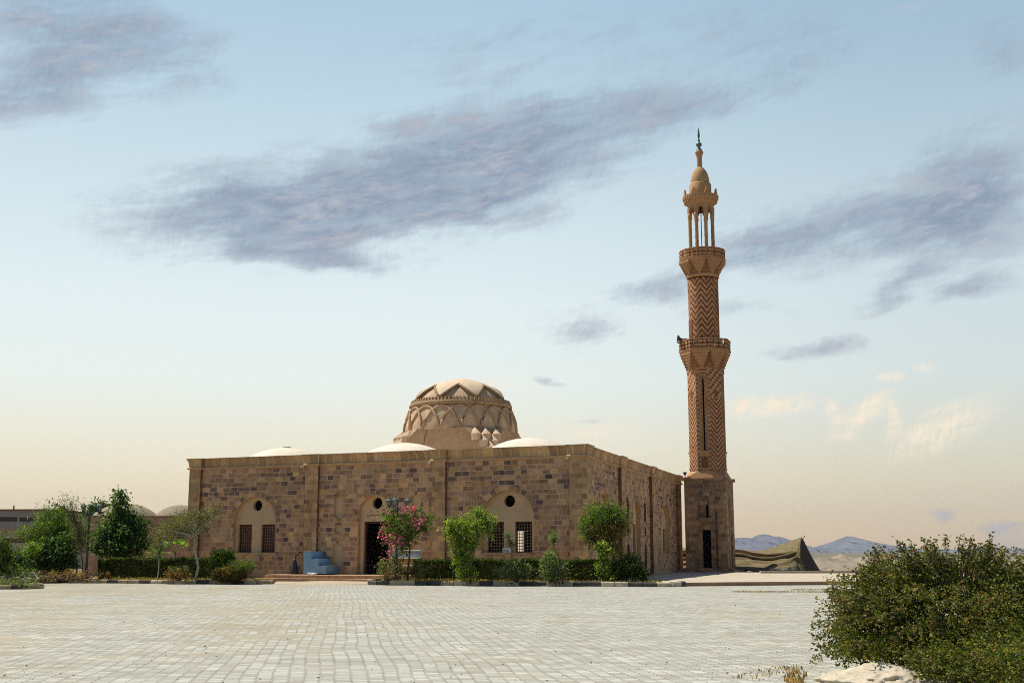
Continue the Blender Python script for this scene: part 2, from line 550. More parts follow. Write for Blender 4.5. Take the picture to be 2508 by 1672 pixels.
L_fore = mat_leaf('leaf_foreground', [(0, (0.022, 0.037, 0.009)), (0.45, (0.055, 0.083, 0.018)), (0.8, (0.10, 0.13, 0.034)), (0.93, (0.12, 0.12, 0.04)), (1, (0.14, 0.085, 0.04))], trans=0.4, gain=1.5, near=True)
L_flower = mat_leaf('bougainvillea_bract', [(0, (0.46, 0.05, 0.18)), (0.5, (0.62, 0.12, 0.28)), (1, (0.70, 0.26, 0.34))], trans=0.4, gain=1.0, tint=(1, 1, 1.25))
L_seed = mat_leaf('seed_head', [(0, (0.10, 0.09, 0.035)), (0.5, (0.19, 0.17, 0.07)), (0.86, (0.32, 0.26, 0.12)), (0.93, (0.42, 0.18, 0.08)), (1, (0.42, 0.12, 0.07))], trans=0.25, gain=1.0, tint=(1, 1, 1))
L_grass = mat_leaf('dry_grass_blade', [(0, (0.10, 0.12, 0.03)), (0.4, (0.20, 0.19, 0.06)), (1, (0.36, 0.27, 0.12))], trans=0.3)
L_palm = mat_leaf('palm_blade', [(0, (0.06, 0.15, 0.02)), (1, (0.16, 0.30, 0.05))], trans=0.4)


# minaret brickwork
def mat_brickpattern(name, mode, light=(0.45, 0.26, 0.135), dark=(0.17, 0.068, 0.036)):
    m, nt, b, out = new_mat(name)
    k = N(nt)
    uvn = nt.nodes.new('ShaderNodeUVMap')
    uvn.uv_map = 'UVMap'
    s = k.sep(uvn.outputs[0])
    q = 0.055
    u = k.math('MULTIPLY', k.math('FLOOR', k.math('DIVIDE', s[0], q)), q)
    v = k.math('MULTIPLY', k.math('FLOOR', k.math('DIVIDE', s[1], q)), q)
    if mode == 'vee':
        t = k.math('SUBTRACT', v, k.math('MULTIPLY', k.math('ABSOLUTE', k.math('ADD', u, q / 2)), 1.15))
        fr = k.math('FRACT', k.math('DIVIDE', k.math('ADD', t, 50.0), 0.36))
        f = k.math('GREATER_THAN', fr, 0.5)
        chk = k.math('FRACT', k.math('DIVIDE', k.math('ADD', k.math('FLOOR', k.math('DIVIDE', k.math('ADD', s[0], 8.0), 0.17)),
                     k.math('MULTIPLY', k.math('FLOOR', k.math('DIVIDE', s[1], 0.19)), -1.0)), 3.0))
        f2 = k.math('GREATER_THAN', k.math('FRACT', k.math('ADD', chk, 10.02)), 0.5)
        up = k.math('GREATER_THAN', s[1], 5.6)
        f = k.math('ADD', k.math('MULTIPLY', f, k.math('SUBTRACT', 1.0, up)), k.math('MULTIPLY', f2, up))
    elif mode == 'zigzag':
        tri = k.math('ABSOLUTE', k.math('SUBTRACT', k.math('FRACT', k.math('DIVIDE', k.math('ADD', u, 50.0), 0.919)), 0.5))
        t = k.math('SUBTRACT', v, k.math('MULTIPLY', tri, 1.2))
        fr = k.math('FRACT', k.math('DIVIDE', k.math('ADD', t, 50.0), 0.46))
        f = k.math('GREATER_THAN', fr, 0.5)
    elif mode == 'quoin':
        rr = k.math('FLOOR', k.math('DIVIDE', s[1], 0.165))
        alt = k.math('MODULO', rr, 2.0)
        blk = k.math('FLOOR', k.math('DIVIDE', k.math('ADD', k.math('ABSOLUTE', s[0]), k.math('MULTIPLY', alt, 0.0)), 0.27))
        f = k.math('MODULO', k.math('ADD', rr, blk), 2.0)
        f = k.math('MULTIPLY', f, 0.75)
    else:  # stripes
        rr = k.math('FLOOR', k.math('DIVIDE', s[1], 0.15))
        f = k.math('MODULO', rr, 2.0)
    p = k.pos()
    n1 = k.noise(p, 7.0, 5, 0.6)
    n2 = k.noise(p, 0.8, 3, 0.5)
    brn = k.white(k.math('ADD', k.math('MULTIPLY', u, 91.7), k.math('MULTIPLY', v, 37.3)))
    c = k.mix(f, light, dark)
    c = k.mix(1.0, c, k.ramp(brn, [(0, (0.78, 0.76, 0.74)), (1, (1.2, 1.2, 1.2))]), 'MULTIPLY')
    c = k.mix(1.0, c, k.ramp(n2, [(0.3, (0.82, 0.8, 0.78)), (0.7, (1.15, 1.15, 1.15))]), 'MULTIPLY')
    k.lk(b.inputs['Base Color'], c)
    h = k.math('ADD', k.math('MULTIPLY', n1, 0.4), k.math('ADD', k.math('MULTIPLY', f, -0.35), k.math('MULTIPLY', brn, 0.6)))
    k.lk(b.inputs['Normal'], k.bump(h, 0.8, 0.035))
    return m


m_vee = mat_brickpattern('chevron_brick', 'vee')
m_zig = mat_brickpattern('zigzag_brick', 'zigzag')
m_quoin = mat_brickpattern('quoin_brick', 'quoin', light=(0.36, 0.225, 0.13), dark=(0.17, 0.082, 0.052))
m_stripe = mat_brickpattern('striped_brick', 'stripe', light=(0.43, 0.26, 0.145), dark=(0.175, 0.078, 0.045))


def mat_tent():
    m, nt, b, out = new_mat('tent_cloth')
    k = N(nt)
    p = k.pos()
    w = k.noise(k.vmath('MULTIPLY', p, (1.2, 1.2, 9.0)), 1.0, 5, 0.6)
    c = k.ramp(w, [(0.3, (0.10, 0.078, 0.036)), (0.7, (0.205, 0.16, 0.08))])
    k.lk(b.inputs['Base Color'], c)
    k.lk(b.inputs['Normal'], k.bump(w, 0.3, 0.05))
    return m


m_tent = mat_tent()
m_tentdark = mat_plain('dark_tent_cloth', (0.05, 0.035, 0.02), var=0.3, scale=3)


def mat_lampglass():
    m, nt, b, out = new_mat('lantern_glass')
    b.inputs['Base Color'].default_value = (0.20, 0.22, 0.18, 1)
    b.inputs['Roughness'].default_value = 0.35
    b.inputs['Specular IOR Level'].default_value = 0.5
    return m


m_glass = mat_lampglass()


def mat_paving():
    m, nt, b, out = new_mat('worn_pavers')
    k = N(nt)
    p = k.pos()
    s = k.sep(p)
    a = rad(8.0)
    x = k.math('ADD', k.math('MULTIPLY', s[0], math.cos(a)), k.math('MULTIPLY', s[1], math.sin(a)))
    y = k.math('SUBTRACT', k.math('MULTIPLY', s[1], math.cos(a)), k.math('MULTIPLY', s[0], math.sin(a)))
    wob = k.noise(k.comb(k.math('MULTIPLY', s[0], 0.35), k.math('MULTIPLY', s[1], 0.12), 0), 1.0, 2, 0.5)
    x = k.math('ADD', x, k.math('MULTIPLY', wob, 0.5))
    zig = k.math('ABSOLUTE', k.math('SUBTRACT', k.math('FRACT', k.math('DIVIDE', y, 0.19)), 0.5))
    x2 = k.math('ADD', x, k.math('MULTIPLY', zig, 0.08))
    br = nt.nodes.new('ShaderNodeTexBrick')
    br.offset = 0.0
    br.inputs['Scale'].default_value = 1.0
    br.inputs['Brick Width'].default_value = 0.20
    br.inputs['Row Height'].default_value = 0.19
    br.inputs['Mortar Size'].default_value = 0.016
    br.inputs['Mortar Smooth'].default_value = 0.5
    br.inputs['Color1'].default_value = (0, 0, 0, 1)
    br.inputs['Color2'].default_value = (1, 1, 1, 1)
    br.inputs['Mortar'].default_value = (0.5, 0.5, 0.5, 1)
    k.lk(br.inputs['Vector'], k.comb(x2, y, 0))
    n_big = k.noise(k.vmath('MULTIPLY', p, (0.55, 0.22, 1)), 0.45, 5, 0.62)
    n_mid = k.noise(k.vmath('MULTIPLY', p, (1.0, 0.6, 1)), 1.1, 6, 0.68)
    n_fine = k.noise(p, 14.0, 5, 0.65)
    left = k.maprange(s[0], -16.0, 2.0, 0.055, -0.06)
    sand_f = k.math('ADD', k.math('ADD', k.math('MULTIPLY', n_big, 0.6), k.math('MULTIPLY', n_mid, 0.4)), k.math('ADD', left, k.math('MULTIPLY', k.math('SUBTRACT', br.outputs['Color'], 0.5), -0.07)))
    sand_m = k.maprange(sand_f, 0.484, 0.555, 0.0, 0.85, True)
    tile = k.ramp(br.outputs['Color'], [(0, (0.298, 0.288, 0.238)), (0.35, (0.345, 0.343, 0.297)), (0.7, (0.378, 0.379, 0.334)), (1, (0.44, 0.442, 0.398))])
    tile = k.mix(1.0, tile, k.ramp(n_fine, [(0.25, (0.86, 0.86, 0.86)), (0.75, (1.1, 1.1, 1.1))]), 'MULTIPLY')
    sand = k.ramp(n_mid, [(0.3, (0.275, 0.248, 0.182)), (0.7, (0.345, 0.31, 0.228))])
    jo = k.math('MULTIPLY', br.outputs['Fac'], k.maprange(n_mid, 0.40, 0.66, 0.95, 0.3))
    c = k.mix(jo, tile, (0.20, 0.182, 0.14))
    c = k.mix(sand_m, c, sand)
    streak = k.noise(k.vmath('MULTIPLY', p, (0.25, 1.3, 1)), 1.0, 5, 0.65)
    c = k.mix(1.0, c, k.ramp(streak, [(0.3, (0.84, 0.83, 0.81)), (0.7, (1.13, 1.13, 1.12))]), 'MULTIPLY')
    spots = k.noise(p, 6.0, 2, 0.5)
    c = k.mix(k.maprange(spots, 0.72, 0.78, 0, 0.45), c, (0.16, 0.145, 0.125))
    k.lk(b.inputs['Base Color'], c)
    h = k.math('ADD', k.math('MULTIPLY', br.outputs['Fac'], -0.5), k.math('MULTIPLY', n_fine, 0.5))
    k.lk(b.inputs['Normal'], k.bump(h, 0.5, 0.02))
    b.inputs['Roughness'].default_value = 0.95
    return m


m_paving = mat_paving()


def mat_desert():
    m, nt, b, out = new_mat('desert_ground')
    k = N(nt)
    p = k.pos()
    n1 = k.noise(p, 0.03, 8, 0.6)
    n2 = k.noise(p, 0.8, 6, 0.65)
    f = k.math('ADD', k.math('MULTIPLY', n1, 0.5), k.math('MULTIPLY', n2, 0.5))
    c = k.ramp(f, [(0.3, (0.13, 0.105, 0.075)), (0.5, (0.235, 0.195, 0.14)), (0.7, (0.30, 0.255, 0.185))])
    y = k.sep(p)[1]
    c = k.mix(k.maprange(y, 150, 260, 0, 0.85), c, (0.125, 0.115, 0.085))
    k.lk(b.inputs['Base Color'], c)
    k.lk(b.inputs['Normal'], k.bump(n2, 0.5, 0.1))
    return m


m_desert = mat_desert()
m_mount = mat_plain('hazed_mountain_rock', (0.11, 0.12, 0.145), var=0.35, scale=0.004, bump=0)  # bluish, as part of the distance haze is put into the rock colour

# ------------------------------------------------------------------ terrain and paved ground
def sheet(name, pts, z, mat, sub=None):
    mb = MB()
    mb.face([(p[0], p[1], z) for p in pts], 0, [(p[0], p[1]) for p in pts])
    mb.n = Vector((0, 1, 0))
    mb.v = [Vector((p[0], p[1], z)) for p in pts]
    return mb.build(name, mat)


def poly_prism(name, pts, z0, z1, mats, parent=None, top=0, side=1):
    mb = MB(n=(0, 1))
    mb.face([(p[0], p[1], z1) for p in pts], top, [(p[0], p[1]) for p in pts])
    acc = 0
    for i in range(len(pts)):
        a, b = pts[i], pts[(i + 1) % len(pts)]
        l = math.hypot(b[0] - a[0], b[1] - a[1])
        mb.face([(a[0], a[1], z0), (b[0], b[1], z0), (b[0], b[1], z1), (a[0], a[1], z1)], side if len(mats) > 1 else 0,
                [(acc, z0), (acc + l, z0), (acc + l, z1), (acc, z1)])
        acc += l
    return mb.build(name, mats, parent)


g = sheet('ground', [(-9000, -150), (9000, -150), (9000, 9500), (-9000, 9500)], -0.004, m_desert)
tag(g, kind='structure')

KD = (Vector((7.42, 56.93)) - Vector((-6.70, 60.12))).normalized()
kp = lambda x: 60.12 + (x + 6.70) * KD.y / KD.x          # kerb line y at x
pave_pts = [(-60, -30), (45, -30), (45, 63.8), (16.9, 60.8), (8.0, 57.3), (7.42, kp(7.42)), (-6.7, kp(-6.7)), (-22.4, kp(-22.4) + 0.6), (-60, 70)]
tag(sheet('forecourt_paving', pave_pts, 0.0, m_paving), kind='structure')

# mosque plan
A = Vector((-20.16, 74.43)); B = Vector((3.96, 64.14)); C = Vector((12.68, 90.97)); D4 = A + C - B
uf = (B - A).normalized(); us = (C - B).normalized()
nf = Vector((uf.y, -uf.x)); ns_ = Vector((us.y, -us.x))
A = A + uf * 0.30; B = B - uf * 0.10; D4 = A + C - B
us = (C - B).normalized(); ns_ = Vector((us.y, -us.x))
LF = (B - A).length; LS = (C - B).length
CEN = (A + C) / 2

# raised plaza on the right with its sandstone edge
pl = [(8.6, 58.55), (10.55, 59.38), (16.9, 60.88), (45, 67.0), (60, 84.5), (16.07, 81.6 + 1.6), (16.0, 99), (11.5, 99), (11.5, 88), (4.6, 66.0), (5.3, 64.5), (7.4, 59.7)]
pl = [(8.3, 58.2), (10.55, 59.15), (16.9, 60.88), (45, 68.5), (62, 86.0), (20, 84.5), (18.6, 99), (11.8, 99), (10.0, 84), (3.0, 62.6), (7.5, 58.6)]
tag(poly_prism('plaza', pl, 0.0, 0.17, [m_plaza, m_step]), kind='structure')
bk = MB(n=(0, 1))
pth = [(17.3, 84.1), (24, 84.45), (33, 84.8), (48, 85.6)]
for i in range(len(pth) - 1):
    a, b2 = Vector(pth[i]), Vector(pth[i + 1])
    d = (b2 - a).normalized(); n2 = Vector((-d.y, d.x)) * 0.16
    bk.hull([(*(a + n2), 0.16), (*(a - n2), 0.16), (*(b2 + n2), 0.16), (*(b2 - n2), 0.16), (*(a + n2), 0.33), (*(a - n2), 0.33), (*(b2 + n2), 0.33), (*(b2 - n2), 0.33)])
tag(bk.build('plaza_kerb', m_plaza), kind='structure')
# small low stone step along the minaret foot
# ------------------------------------------------------------------ planting beds and kerbs
def kerb_path(pts, step=0.66):
    out = []
    acc = 0.0
    L = [0.0]
    for i in range(1, len(pts)):
        L.append(L[-1] + (Vector(pts[i]) - Vector(pts[i - 1])).length)
    n = max(1, round(L[-1] / step))
    for j in range(n + 1):
        t = L[-1] * j / n
        i = max(k for k in range(len(L)) if L[k] <= t + 1e-6)
        i = min(i, len(pts) - 2)
        w = (t - L[i]) / max(1e-6, L[i + 1] - L[i])
        out.append(Vector(pts[i]).lerp(Vector(pts[i + 1]), w))
    return out


def kerb(name, pts, h, pattern, gap=0.012):
    r = random.Random(len(name) * 7 + int(abs(pts[0][0]) * 10))
    ps = kerb_path(pts)
    mb = MB(n=(0, 1))
    for i in range(len(ps) - 1):
        a, b2 = ps[i], ps[i + 1]
        d = (b2 - a).normalized()
        n2 = Vector((-d.y, d.x))
        a2, b3 = a + d * gap, b2 - d * gap
        o = n2 * r.uniform(-0.025, 0.025)
        hh = h + r.uniform(-0.03, 0.015)
        q = []
        for p in (a2 + o, b3 + o):
            for w, z in ((-0.10, -0.05), (0.10, -0.05), (-0.10, hh - 0.05), (-0.055, hh), (0.10, hh)):
                q.append((p.x + n2.x * w, p.y + n2.y * w, z + r.uniform(-0.006, 0.006)))
        mb.hull(q, pattern[i % len(pattern)] if r.random() > 0.06 else 2)
    return tag(mb.build(name, [m_kblack, m_kcream, m_ktan]), kind='structure')


rk = [(-5.9, 64.3), (-6.5, 63.2), (-7.25, 61.7), (-7.2, 60.75), (-6.7, 60.2)] + [(x, kp(x)) for x in (-4, 0, 4, 6.8)] + [(7.55, 57.1), (8.05, 57.55), (8.25, 58.1)]
kerb('kerb', rk, 0.24, [1, 1, 0, 0])
lk = [(-33, kp(-33) + 1.6), (-24, kp(-24) + 0.7), (-22.4, kp(-22.4) + 0.4)] + [(x, kp(x)) for x in (-20, -17, -14)] + [(-13.1, kp(-13.1) + 0.05), (-12.6, kp(-12.6) + 0.4), (-12.5, kp(-12.5) + 1.1), (-12.7, kp(-12.7) + 2.5)]
kerb('kerb', lk, 0.21, [2, 1, 2, 0, 2, 2, 0, 1])
tag(poly_prism('planting_bed', [(-5.7, 64.6), (-6.4, 63.2), (-7.12, 61.7), (-7.08, 60.85), (-6.62, 60.32)] + [(x, kp(x) + 0.11) for x in (-4, 0, 4, 6.8)] + [(7.5, 57.2), (7.95, 57.62), (7.5, 58.55), (3.0, 62.55), (3.6, 64.2)], -0.05, 0.17, [m_soil]), kind='structure')
tag(poly_prism('planting_bed', [(-33, kp(-33) + 1.7), (-22.4, kp(-22.4) + 0.52), (-14, kp(-14) + 0.11), (-13.1, kp(-13.1) + 0.17), (-12.72, kp(-12.6) + 0.5), (-12.62, 63.0), (-12.8, 65.5), (-20.5, 73.9), (-34, 80)], -0.05, 0.15, [m_soil]), kind='structure')
# strip of blown sand in front of the entrance steps
def mound(name, cx, cy, rx, ry, h, mat, n=40, seed=0, ang=0.0, rough=0.3, zb=-0.02, kind='structure'):
    r = np.random.default_rng(seed)
    ph = r.uniform(0, 6.28, 12); fr = r.uniform(1.0, 7.0, 12); an = r.uniform(0, 6.28, 12)
    mb = MB(n=(0, 1))
    P = {}
    for i in range(n + 1):
        for j in range(n + 1):
            x, y = -1 + 2 * i / n, -1 + 2 * j / n
            q = max(0.0, 1 - (x * x + y * y))
            nz = sum(math.sin((x * math.cos(an[k]) + y * math.sin(an[k])) * fr[k] * 2 + ph[k]) / (1 + 0.4 * fr[k]) for k in range(12)) / 5
            z = zb + h * (q ** 0.8) * (1 + rough * nz) if q > 0 else zb
            X = x * rx; Y = y * ry
            P[i, j] = (cx + X * math.cos(ang) - Y * math.sin(ang), cy + X * math.sin(ang) + Y * math.cos(ang), z)
    for i in range(n):
        for j in range(n):
            q4 = [P[i, j], P[i + 1, j], P[i + 1, j + 1], P[i, j + 1]]
            if max(p[2] for p in q4) > zb + 1e-5:
                mb.face(q4, 0, [(p[0], p[1]) for p in q4], True)
    return tag(mb.build(name, mat), kind=kind)


m_sand = mat_plain('blown_sand', (0.39, 0.325, 0.225), var=0.12, scale=5, bump=0.3)
mound('sand_bank', -10.0, 64.6, 3.6, 3.4, 0.10, m_sand, seed=3, ang=-0.33, rough=0.5)
mound('sand_bank', -27.0, 56.5, 6.5, 3.2, 0.10, m_sand, seed=5, ang=-0.2, rough=0.5)
mound('sand_bank', -19.0, 68.8, 3.0, 2.0, 0.16, m_sand, seed=9, ang=-0.3, rough=0.5, zb=0.1)

# ------------------------------------------------------------------ the mosque
mosque = empty('mosque', (CEN.x, CEN.y, 0), 'square stone mosque with ribbed central dome and grilled windows', 'mosque')
WT = 6.86           # wall top under the cornice
PIL_F = [(0.0, 0.67), (8.32, 9.20), (16.75, 17.60), (25.05, LF)]
PIL_S = [(0.0, 0.90), (8.2, 9.15), (17.4, 18.35), (27.2, LS)]
PD = 0.20


def niche_col(c):
    w, nw = 0.345, 0.10
    up = [(c, 3.50), (c + w, 3.68), (c + w, 4.81), (c + nw, 4.81), (c + nw, 5.02), (c - nw, 5.02), (c - nw, 4.81), (c - w, 4.81), (c - w, 3.68)]
    hx = [(c + 0.32 * math.cos(PI / 3 * i), 2.92 + 0.27 * math.sin(PI / 3 * i) / 0.866) for i in range(6)]
    lo = [(c - w, 0.36), (c + w, 0.36), (c + w, 2.07), (c + nw, 2.07), (c + nw, 2.26), (c - nw, 2.26), (c - nw, 2.07), (c - w, 2.07)]
    return [up, hx, lo]


def make_window(f, c, z0, z1, hw, d, parent):
    """wooden frame with a square lattice, set in the opening"""
    fr = MB(f.O, f.u.xy)
    for x0, x1, a, b in ((c - hw, c - hw + 0.06, z0, z1), (c + hw - 0.06, c + hw, z0, z1), (c - hw + 0.06, c + hw - 0.06, z0, z0 + 0.06), (c - hw + 0.06, c + hw - 0.06, z1 - 0.06, z1)):
        fr.box((x0, d, a), (x1, d - 0.08, b))
    w = fr.build('window', m_wood, parent)
    gr = MB(f.O, f.u.xy)
    nx, nz = 6, max(4, round((z1 - z0) / 0.165))
    for i in range(1, nx):
        x = c - hw + 2 * hw * i / nx
        gr.box((x - 0.017, d - 0.02, z0 + 0.06), (x + 0.017, d - 0.045, z1 - 0.06))
    for j in range(1, nz):
        z = z0 + (z1 - z0) * j / nz
        gr.box((c - hw + 0.06, d - 0.046, z - 0.016), (c + hw - 0.06, d - 0.068, z + 0.016))
    gr.build('grille', m_grille, w)
    return w


LEAF = -0.40


def facade(O, u, L, pil, bays, m_w, side=False):
    F = MB((O.x, O.y, 0), u)
    holes = []
    tymp = MB((O.x, O.y, 0), u)
    ring = []
    back = MB((O.x, O.y, 0), u)
    RV = 0.25
    for b in bays:
        c = b['c']
        if b['t'] == 'win':
            R, zs, z0 = b.get('R', 1.53), 3.40, 1.57
        else:
            R, zs, z0 = 1.10, 3.77, b.get('z0', 0.36)
        h = arch_pts(c, R, z0, zs, 24)
        holes.append(h)
        inner = []
        inner.append(circle_pts(c, b.get('oz', 4.40), 0.33))
        if b['t'] == 'win':
            for o in (-0.84, 0.84):
                inner.append(rect_pts(c + o - 0.5, c + o + 0.5, z0 + 0.03, 3.27))
        else:
            inner.append(rect_pts(c - 0.86, c + 0.80, z0 + 0.01, 3.37))
        tymp = MB((O.x, O.y, 0), u)
        tymp.panel([(p[0], p[1]) for p in h], inner, -RV, 0, reveal=0.24)
        tymp.build('arch_panel', [m_plaster], mosque)
        ring.append((c, R, zs))
        if b['t'] != 'win':
            for cc in niche_col(c - 2.46) + niche_col(c + 2.66):
                if not b.get('plainniche'):
                    holes.append(cc)
                    back = MB((O.x, O.y, 0), u)
                    back.panel(cc, [], -0.2)
                    back.build('niche', [m_plaster], mosque)
    F.panel([(0, 0), (L, 0), (L, WT), (0, WT)], holes, 0.0, 0, reveal=0.0)
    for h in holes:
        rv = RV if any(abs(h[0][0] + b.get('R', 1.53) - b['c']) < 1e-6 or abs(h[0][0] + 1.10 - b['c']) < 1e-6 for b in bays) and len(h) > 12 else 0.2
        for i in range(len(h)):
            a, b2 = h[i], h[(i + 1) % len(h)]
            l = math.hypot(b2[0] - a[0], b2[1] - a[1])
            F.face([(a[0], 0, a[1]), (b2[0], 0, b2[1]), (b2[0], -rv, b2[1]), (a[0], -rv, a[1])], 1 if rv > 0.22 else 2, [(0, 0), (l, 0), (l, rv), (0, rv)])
    F.build('wall', [m_w, m_reveal, m_redbrown if side else m_plaster], mosque)
    for (c, R, zs) in ring:
        v = MB((O.x, O.y, 0), u)
        n = 26
        ro = R + 0.27
        for i in range(n):
            t0, t1 = PI * i / n, PI * (i + 1) / n
            q = lambda r, t, d: (c + r * math.cos(t), d, zs + r * math.sin(t))
            v.face([q(R, t0, .022), q(ro, t0, .022), q(ro, t1, .022), q(R, t1, .022)], 0, [(t0 * R, 0), (t0 * R, .27), (t1 * R, .27), (t1 * R, 0)])
            v.face([q(ro, t0, .022), q(ro, t0, 0.0), q(ro, t1, 0.0), q(ro, t1, .022)], 0)
            v.face([q(R, t0, .022), q(R, t0, -0.04), q(R, t1, -0.04), q(R, t1, .022)], 0)
        v.build('arch_ring', [m_vous], mosque)
    for (a, b2) in pil[1:-1]:
        p = MB((O.x, O.y, 0), u)
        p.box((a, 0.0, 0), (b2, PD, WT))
        p.m[2] = p.m[3] = 1          # the narrow ends get a darker red-brown than the face
        p.build('pilaster', [m_tan, m_redbrown], mosque)
    for b in bays:
        c = b['c']
        z0 = 1.57 if b['t'] == 'win' else b.get('z0', 0.36)
        if b['t'] == 'win':
            for o in (-0.84, 0.84):
                wd = make_window(F, c + o, z0 + 0.03, 3.27, 0.5, -RV - 0.16, mosque)
                if b.get('shut'):
                    q = MB((O.x, O.y, 0), u)
                    q.box((c + o - 0.44, -RV - 0.25, z0 + 0.09), (c + o - 0.005, -RV - 0.28, 3.21))
                    q.box((c + o + 0.005, -RV - 0.25, z0 + 0.09), (c + o + 0.44, -RV - 0.28, 3.21))
                    q.build('shutter', m_shut, wd)
            sl = MB((O.x, O.y, 0), u)
            sl.box((c - 1.62, -0.2, z0 - 0.10), (c + 1.62, 0.035, z0 - 0.012))
            sl.build('window_sill', [m_tan], mosque)
        else:
            dr = MB((O.x, O.y, 0), u)
            for x0, x1, za, zb in ((c - 0.86, c - 0.77, z0, 3.37), (c + 0.71, c + 0.80, z0, 3.37), (c - 0.77, c + 0.71, 3.27, 3.37)):
                dr.box((x0, -RV - 0.14, za), (x1, -RV - 0.24, zb))
            door = dr.build('door', m_wood, mosque)
            if b.get('plainniche') and b['z0'] < 0.2:
                lf = MB((O.x, O.y, 0), u)
                lf.box((c - 0.77, -RV - 0.17, z0 + 0.01), (c + LEAF, -RV - 0.21, 3.26))
                lf.build('door_leaf', m_wood, door)
            gt = MB((O.x, O.y, 0), u)
            for i in range(9):
                x = c - 0.72 + 1.38 * i / 8
                gt.box((x - 0.012, -RV - 0.17, z0 + 0.02), (x + 0.012, -RV - 0.20, z0 + 0.52))
            gt.box((c - 0.77, -RV - 0.165, z0 + 0.5), (c + 0.71, -RV - 0.205, z0 + 0.55))
            gt.build('gate', m_black, door)
    return F


FR = facade(A, uf, LF, PIL_F, [dict(t='win', c=4.68, shut=True), dict(t='door', c=13.00, oz=4.42), dict(t='win', c=21.36, R=1.58)], m_wall)
SD = facade(B, us, LS, PIL_S, [dict(t='win', c=4.4), dict(t='door', c=13.15, z0=0.17), dict(t='win', c=22.75)], m_wall, True)
facade(C, (D4 - C).normalized(), LF, PIL_F, [dict(t='win', c=4.68, shut=True), dict(t='door', c=13.00, z0=0.17, plainniche=True), dict(t='win', c=21.3, shut=True)], m_wall2)
facade(D4, (A - D4).normalized(), LS, PIL_S, [dict(t='win', c=4.4, shut=True), dict(t='door', c=13.15, z0=0.17, plainniche=True), dict(t='win', c=22.75, shut=True)], m_wall2)

# plan polygon of the wall face with pilaster breaks
def plan_loop(extra):
    pts = []
    for O, u, L, pil in ((A, uf, LF, PIL_F), (B, us, LS, PIL_S), (C, -uf, LF, PIL_F), (D4, -us, LS, PIL_S)):
        n = Vector((u.y, -u.x))
        segs = [(pil[0][1], 'out'), (pil[1][0], 'in'), (pil[1][1], 'out'), (pil[2][0], 'in'), (pil[2][1], 'out'), (pil[3][0], 'in')]
        for s, kind in segs:
            if kind == 'out':
                pts.append(O + u * s + n * PD); pts.append(O + u * s)
            else:
                pts.append(O + u * s); pts.append(O + u * s + n * PD)
        # outer corner point
        E = O + u * L
        nxt = {0: us, 1: -uf, 2: -us, 3: uf}[len(pts) // 13]
        n2 = Vector((nxt.y, -nxt.x))
        # intersection of the two offset lines
        det = u.x * (-nxt.y) - (-nxt.x) * u.y
        p1 = E + n * PD; p2 = E + n2 * PD
        dx = p2 - p1
        t = (dx.x * (-nxt.y) - (-nxt.x) * dx.y) / det
        pts.append(p1 + u * t)
    return pts


def offset_loop(pts, o):
    res = []
    n = len(pts)
    for i in range(n):
        a, b, c = pts[i - 1], pts[i], pts[(i + 1) % n]
        d1 = (b - a).normalized(); d2 = (c - b).normalized()
        n1 = Vector((d1.y, -d1.x)); n2 = Vector((d2.y, -d2.x))
        m = n1 + n2
        if m.length < 1e-6:
            m = n1
        m.normalize()
        res.append(b + m * (o / max(0.3, m.dot(n1))))
    return res


loop = plan_loop(0)
prof = [(0.0, 6.66), (0.09, 6.68), (0.125, 6.74), (0.09, 6.80), (0.02, 6.82), (0.035, 6.90), (0.045, 7.02), (0.07, 7.13), (0.11, 7.22), (0.16, 7.27), (0.165, 7.35), (-0.55, 7.36), (-0.55, 6.8)]
cb = MB(n=(0, 1))
rings = [(offset_loop(loop, o), z) for o, z in prof]
accs = [0]
for i in range(len(loop)):
    accs.append(accs[-1] + (loop[(i + 1) % len(loop)] - loop[i]).length)
pl_acc = 0
for j in range(len(rings) - 1):
    (r0, z0), (r1, z1) = rings[j], rings[j + 1]
    dl = math.hypot(prof[j + 1][0] - prof[j][0], z1 - z0)
    for i in range(len(loop)):
        i2 = (i + 1) % len(loop)
        cb.face([(*r0[i], z0), (*r0[i2], z0), (*r1[i2], z1), (*r1[i], z1)], 1 if j < 4 else 0,
                [(accs[i], pl_acc), (accs[i + 1], pl_acc), (accs[i + 1], pl_acc + dl), (accs[i], pl_acc + dl)])
    pl_acc += dl
cb.build('cornice', [m_corn, m_ledge], mosque)
# corner pilasters
for O, u, up, pa, L1, pb in ((B, uf, us, PIL_F[3][0], LF, PIL_S[0][1]), (C, us, -uf, PIL_S[3][0], LS, PIL_F[0][1]), (D4, -uf, -us, PIL_F[3][0], LF, PIL_S[0][1]), (A, -us, uf, PIL_S[3][0], LS, PIL_F[0][1])):
    n1 = Vector((u.y, -u.x)); n2 = Vector((up.y, -up.x))
    det = u.x * (-up.y) - (-up.x) * u.y
    p1 = O + n1 * PD; p2 = O + n2 * PD; dx = p2 - p1
    t = (dx.x * (-up.y) - (-up.x) * dx.y) / det
    co = p1 + u * t
    q = [O + u * (pa - L1) + n1 * 0.001, O + u * (pa - L1) + n1 * PD, co, O + up * pb + n2 * PD, O + up * pb + n2 * 0.001, O - (n1 + n2) * 0.02]
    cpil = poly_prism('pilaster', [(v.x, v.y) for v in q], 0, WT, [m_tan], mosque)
    cpil.data.materials.append(m_redbrown)
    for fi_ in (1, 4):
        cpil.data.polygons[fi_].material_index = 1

# roof slab and floor
inner = offset_loop([A, B, C, D4], -0.3)
poly_prism('roof', [(v.x, v.y) for v in inner], 6.55, 6.95, [m_white], mosque)
poly_prism('floor', [(v.x, v.y) for v in inner], 0.02, 0.30, [m_dark], mosque)
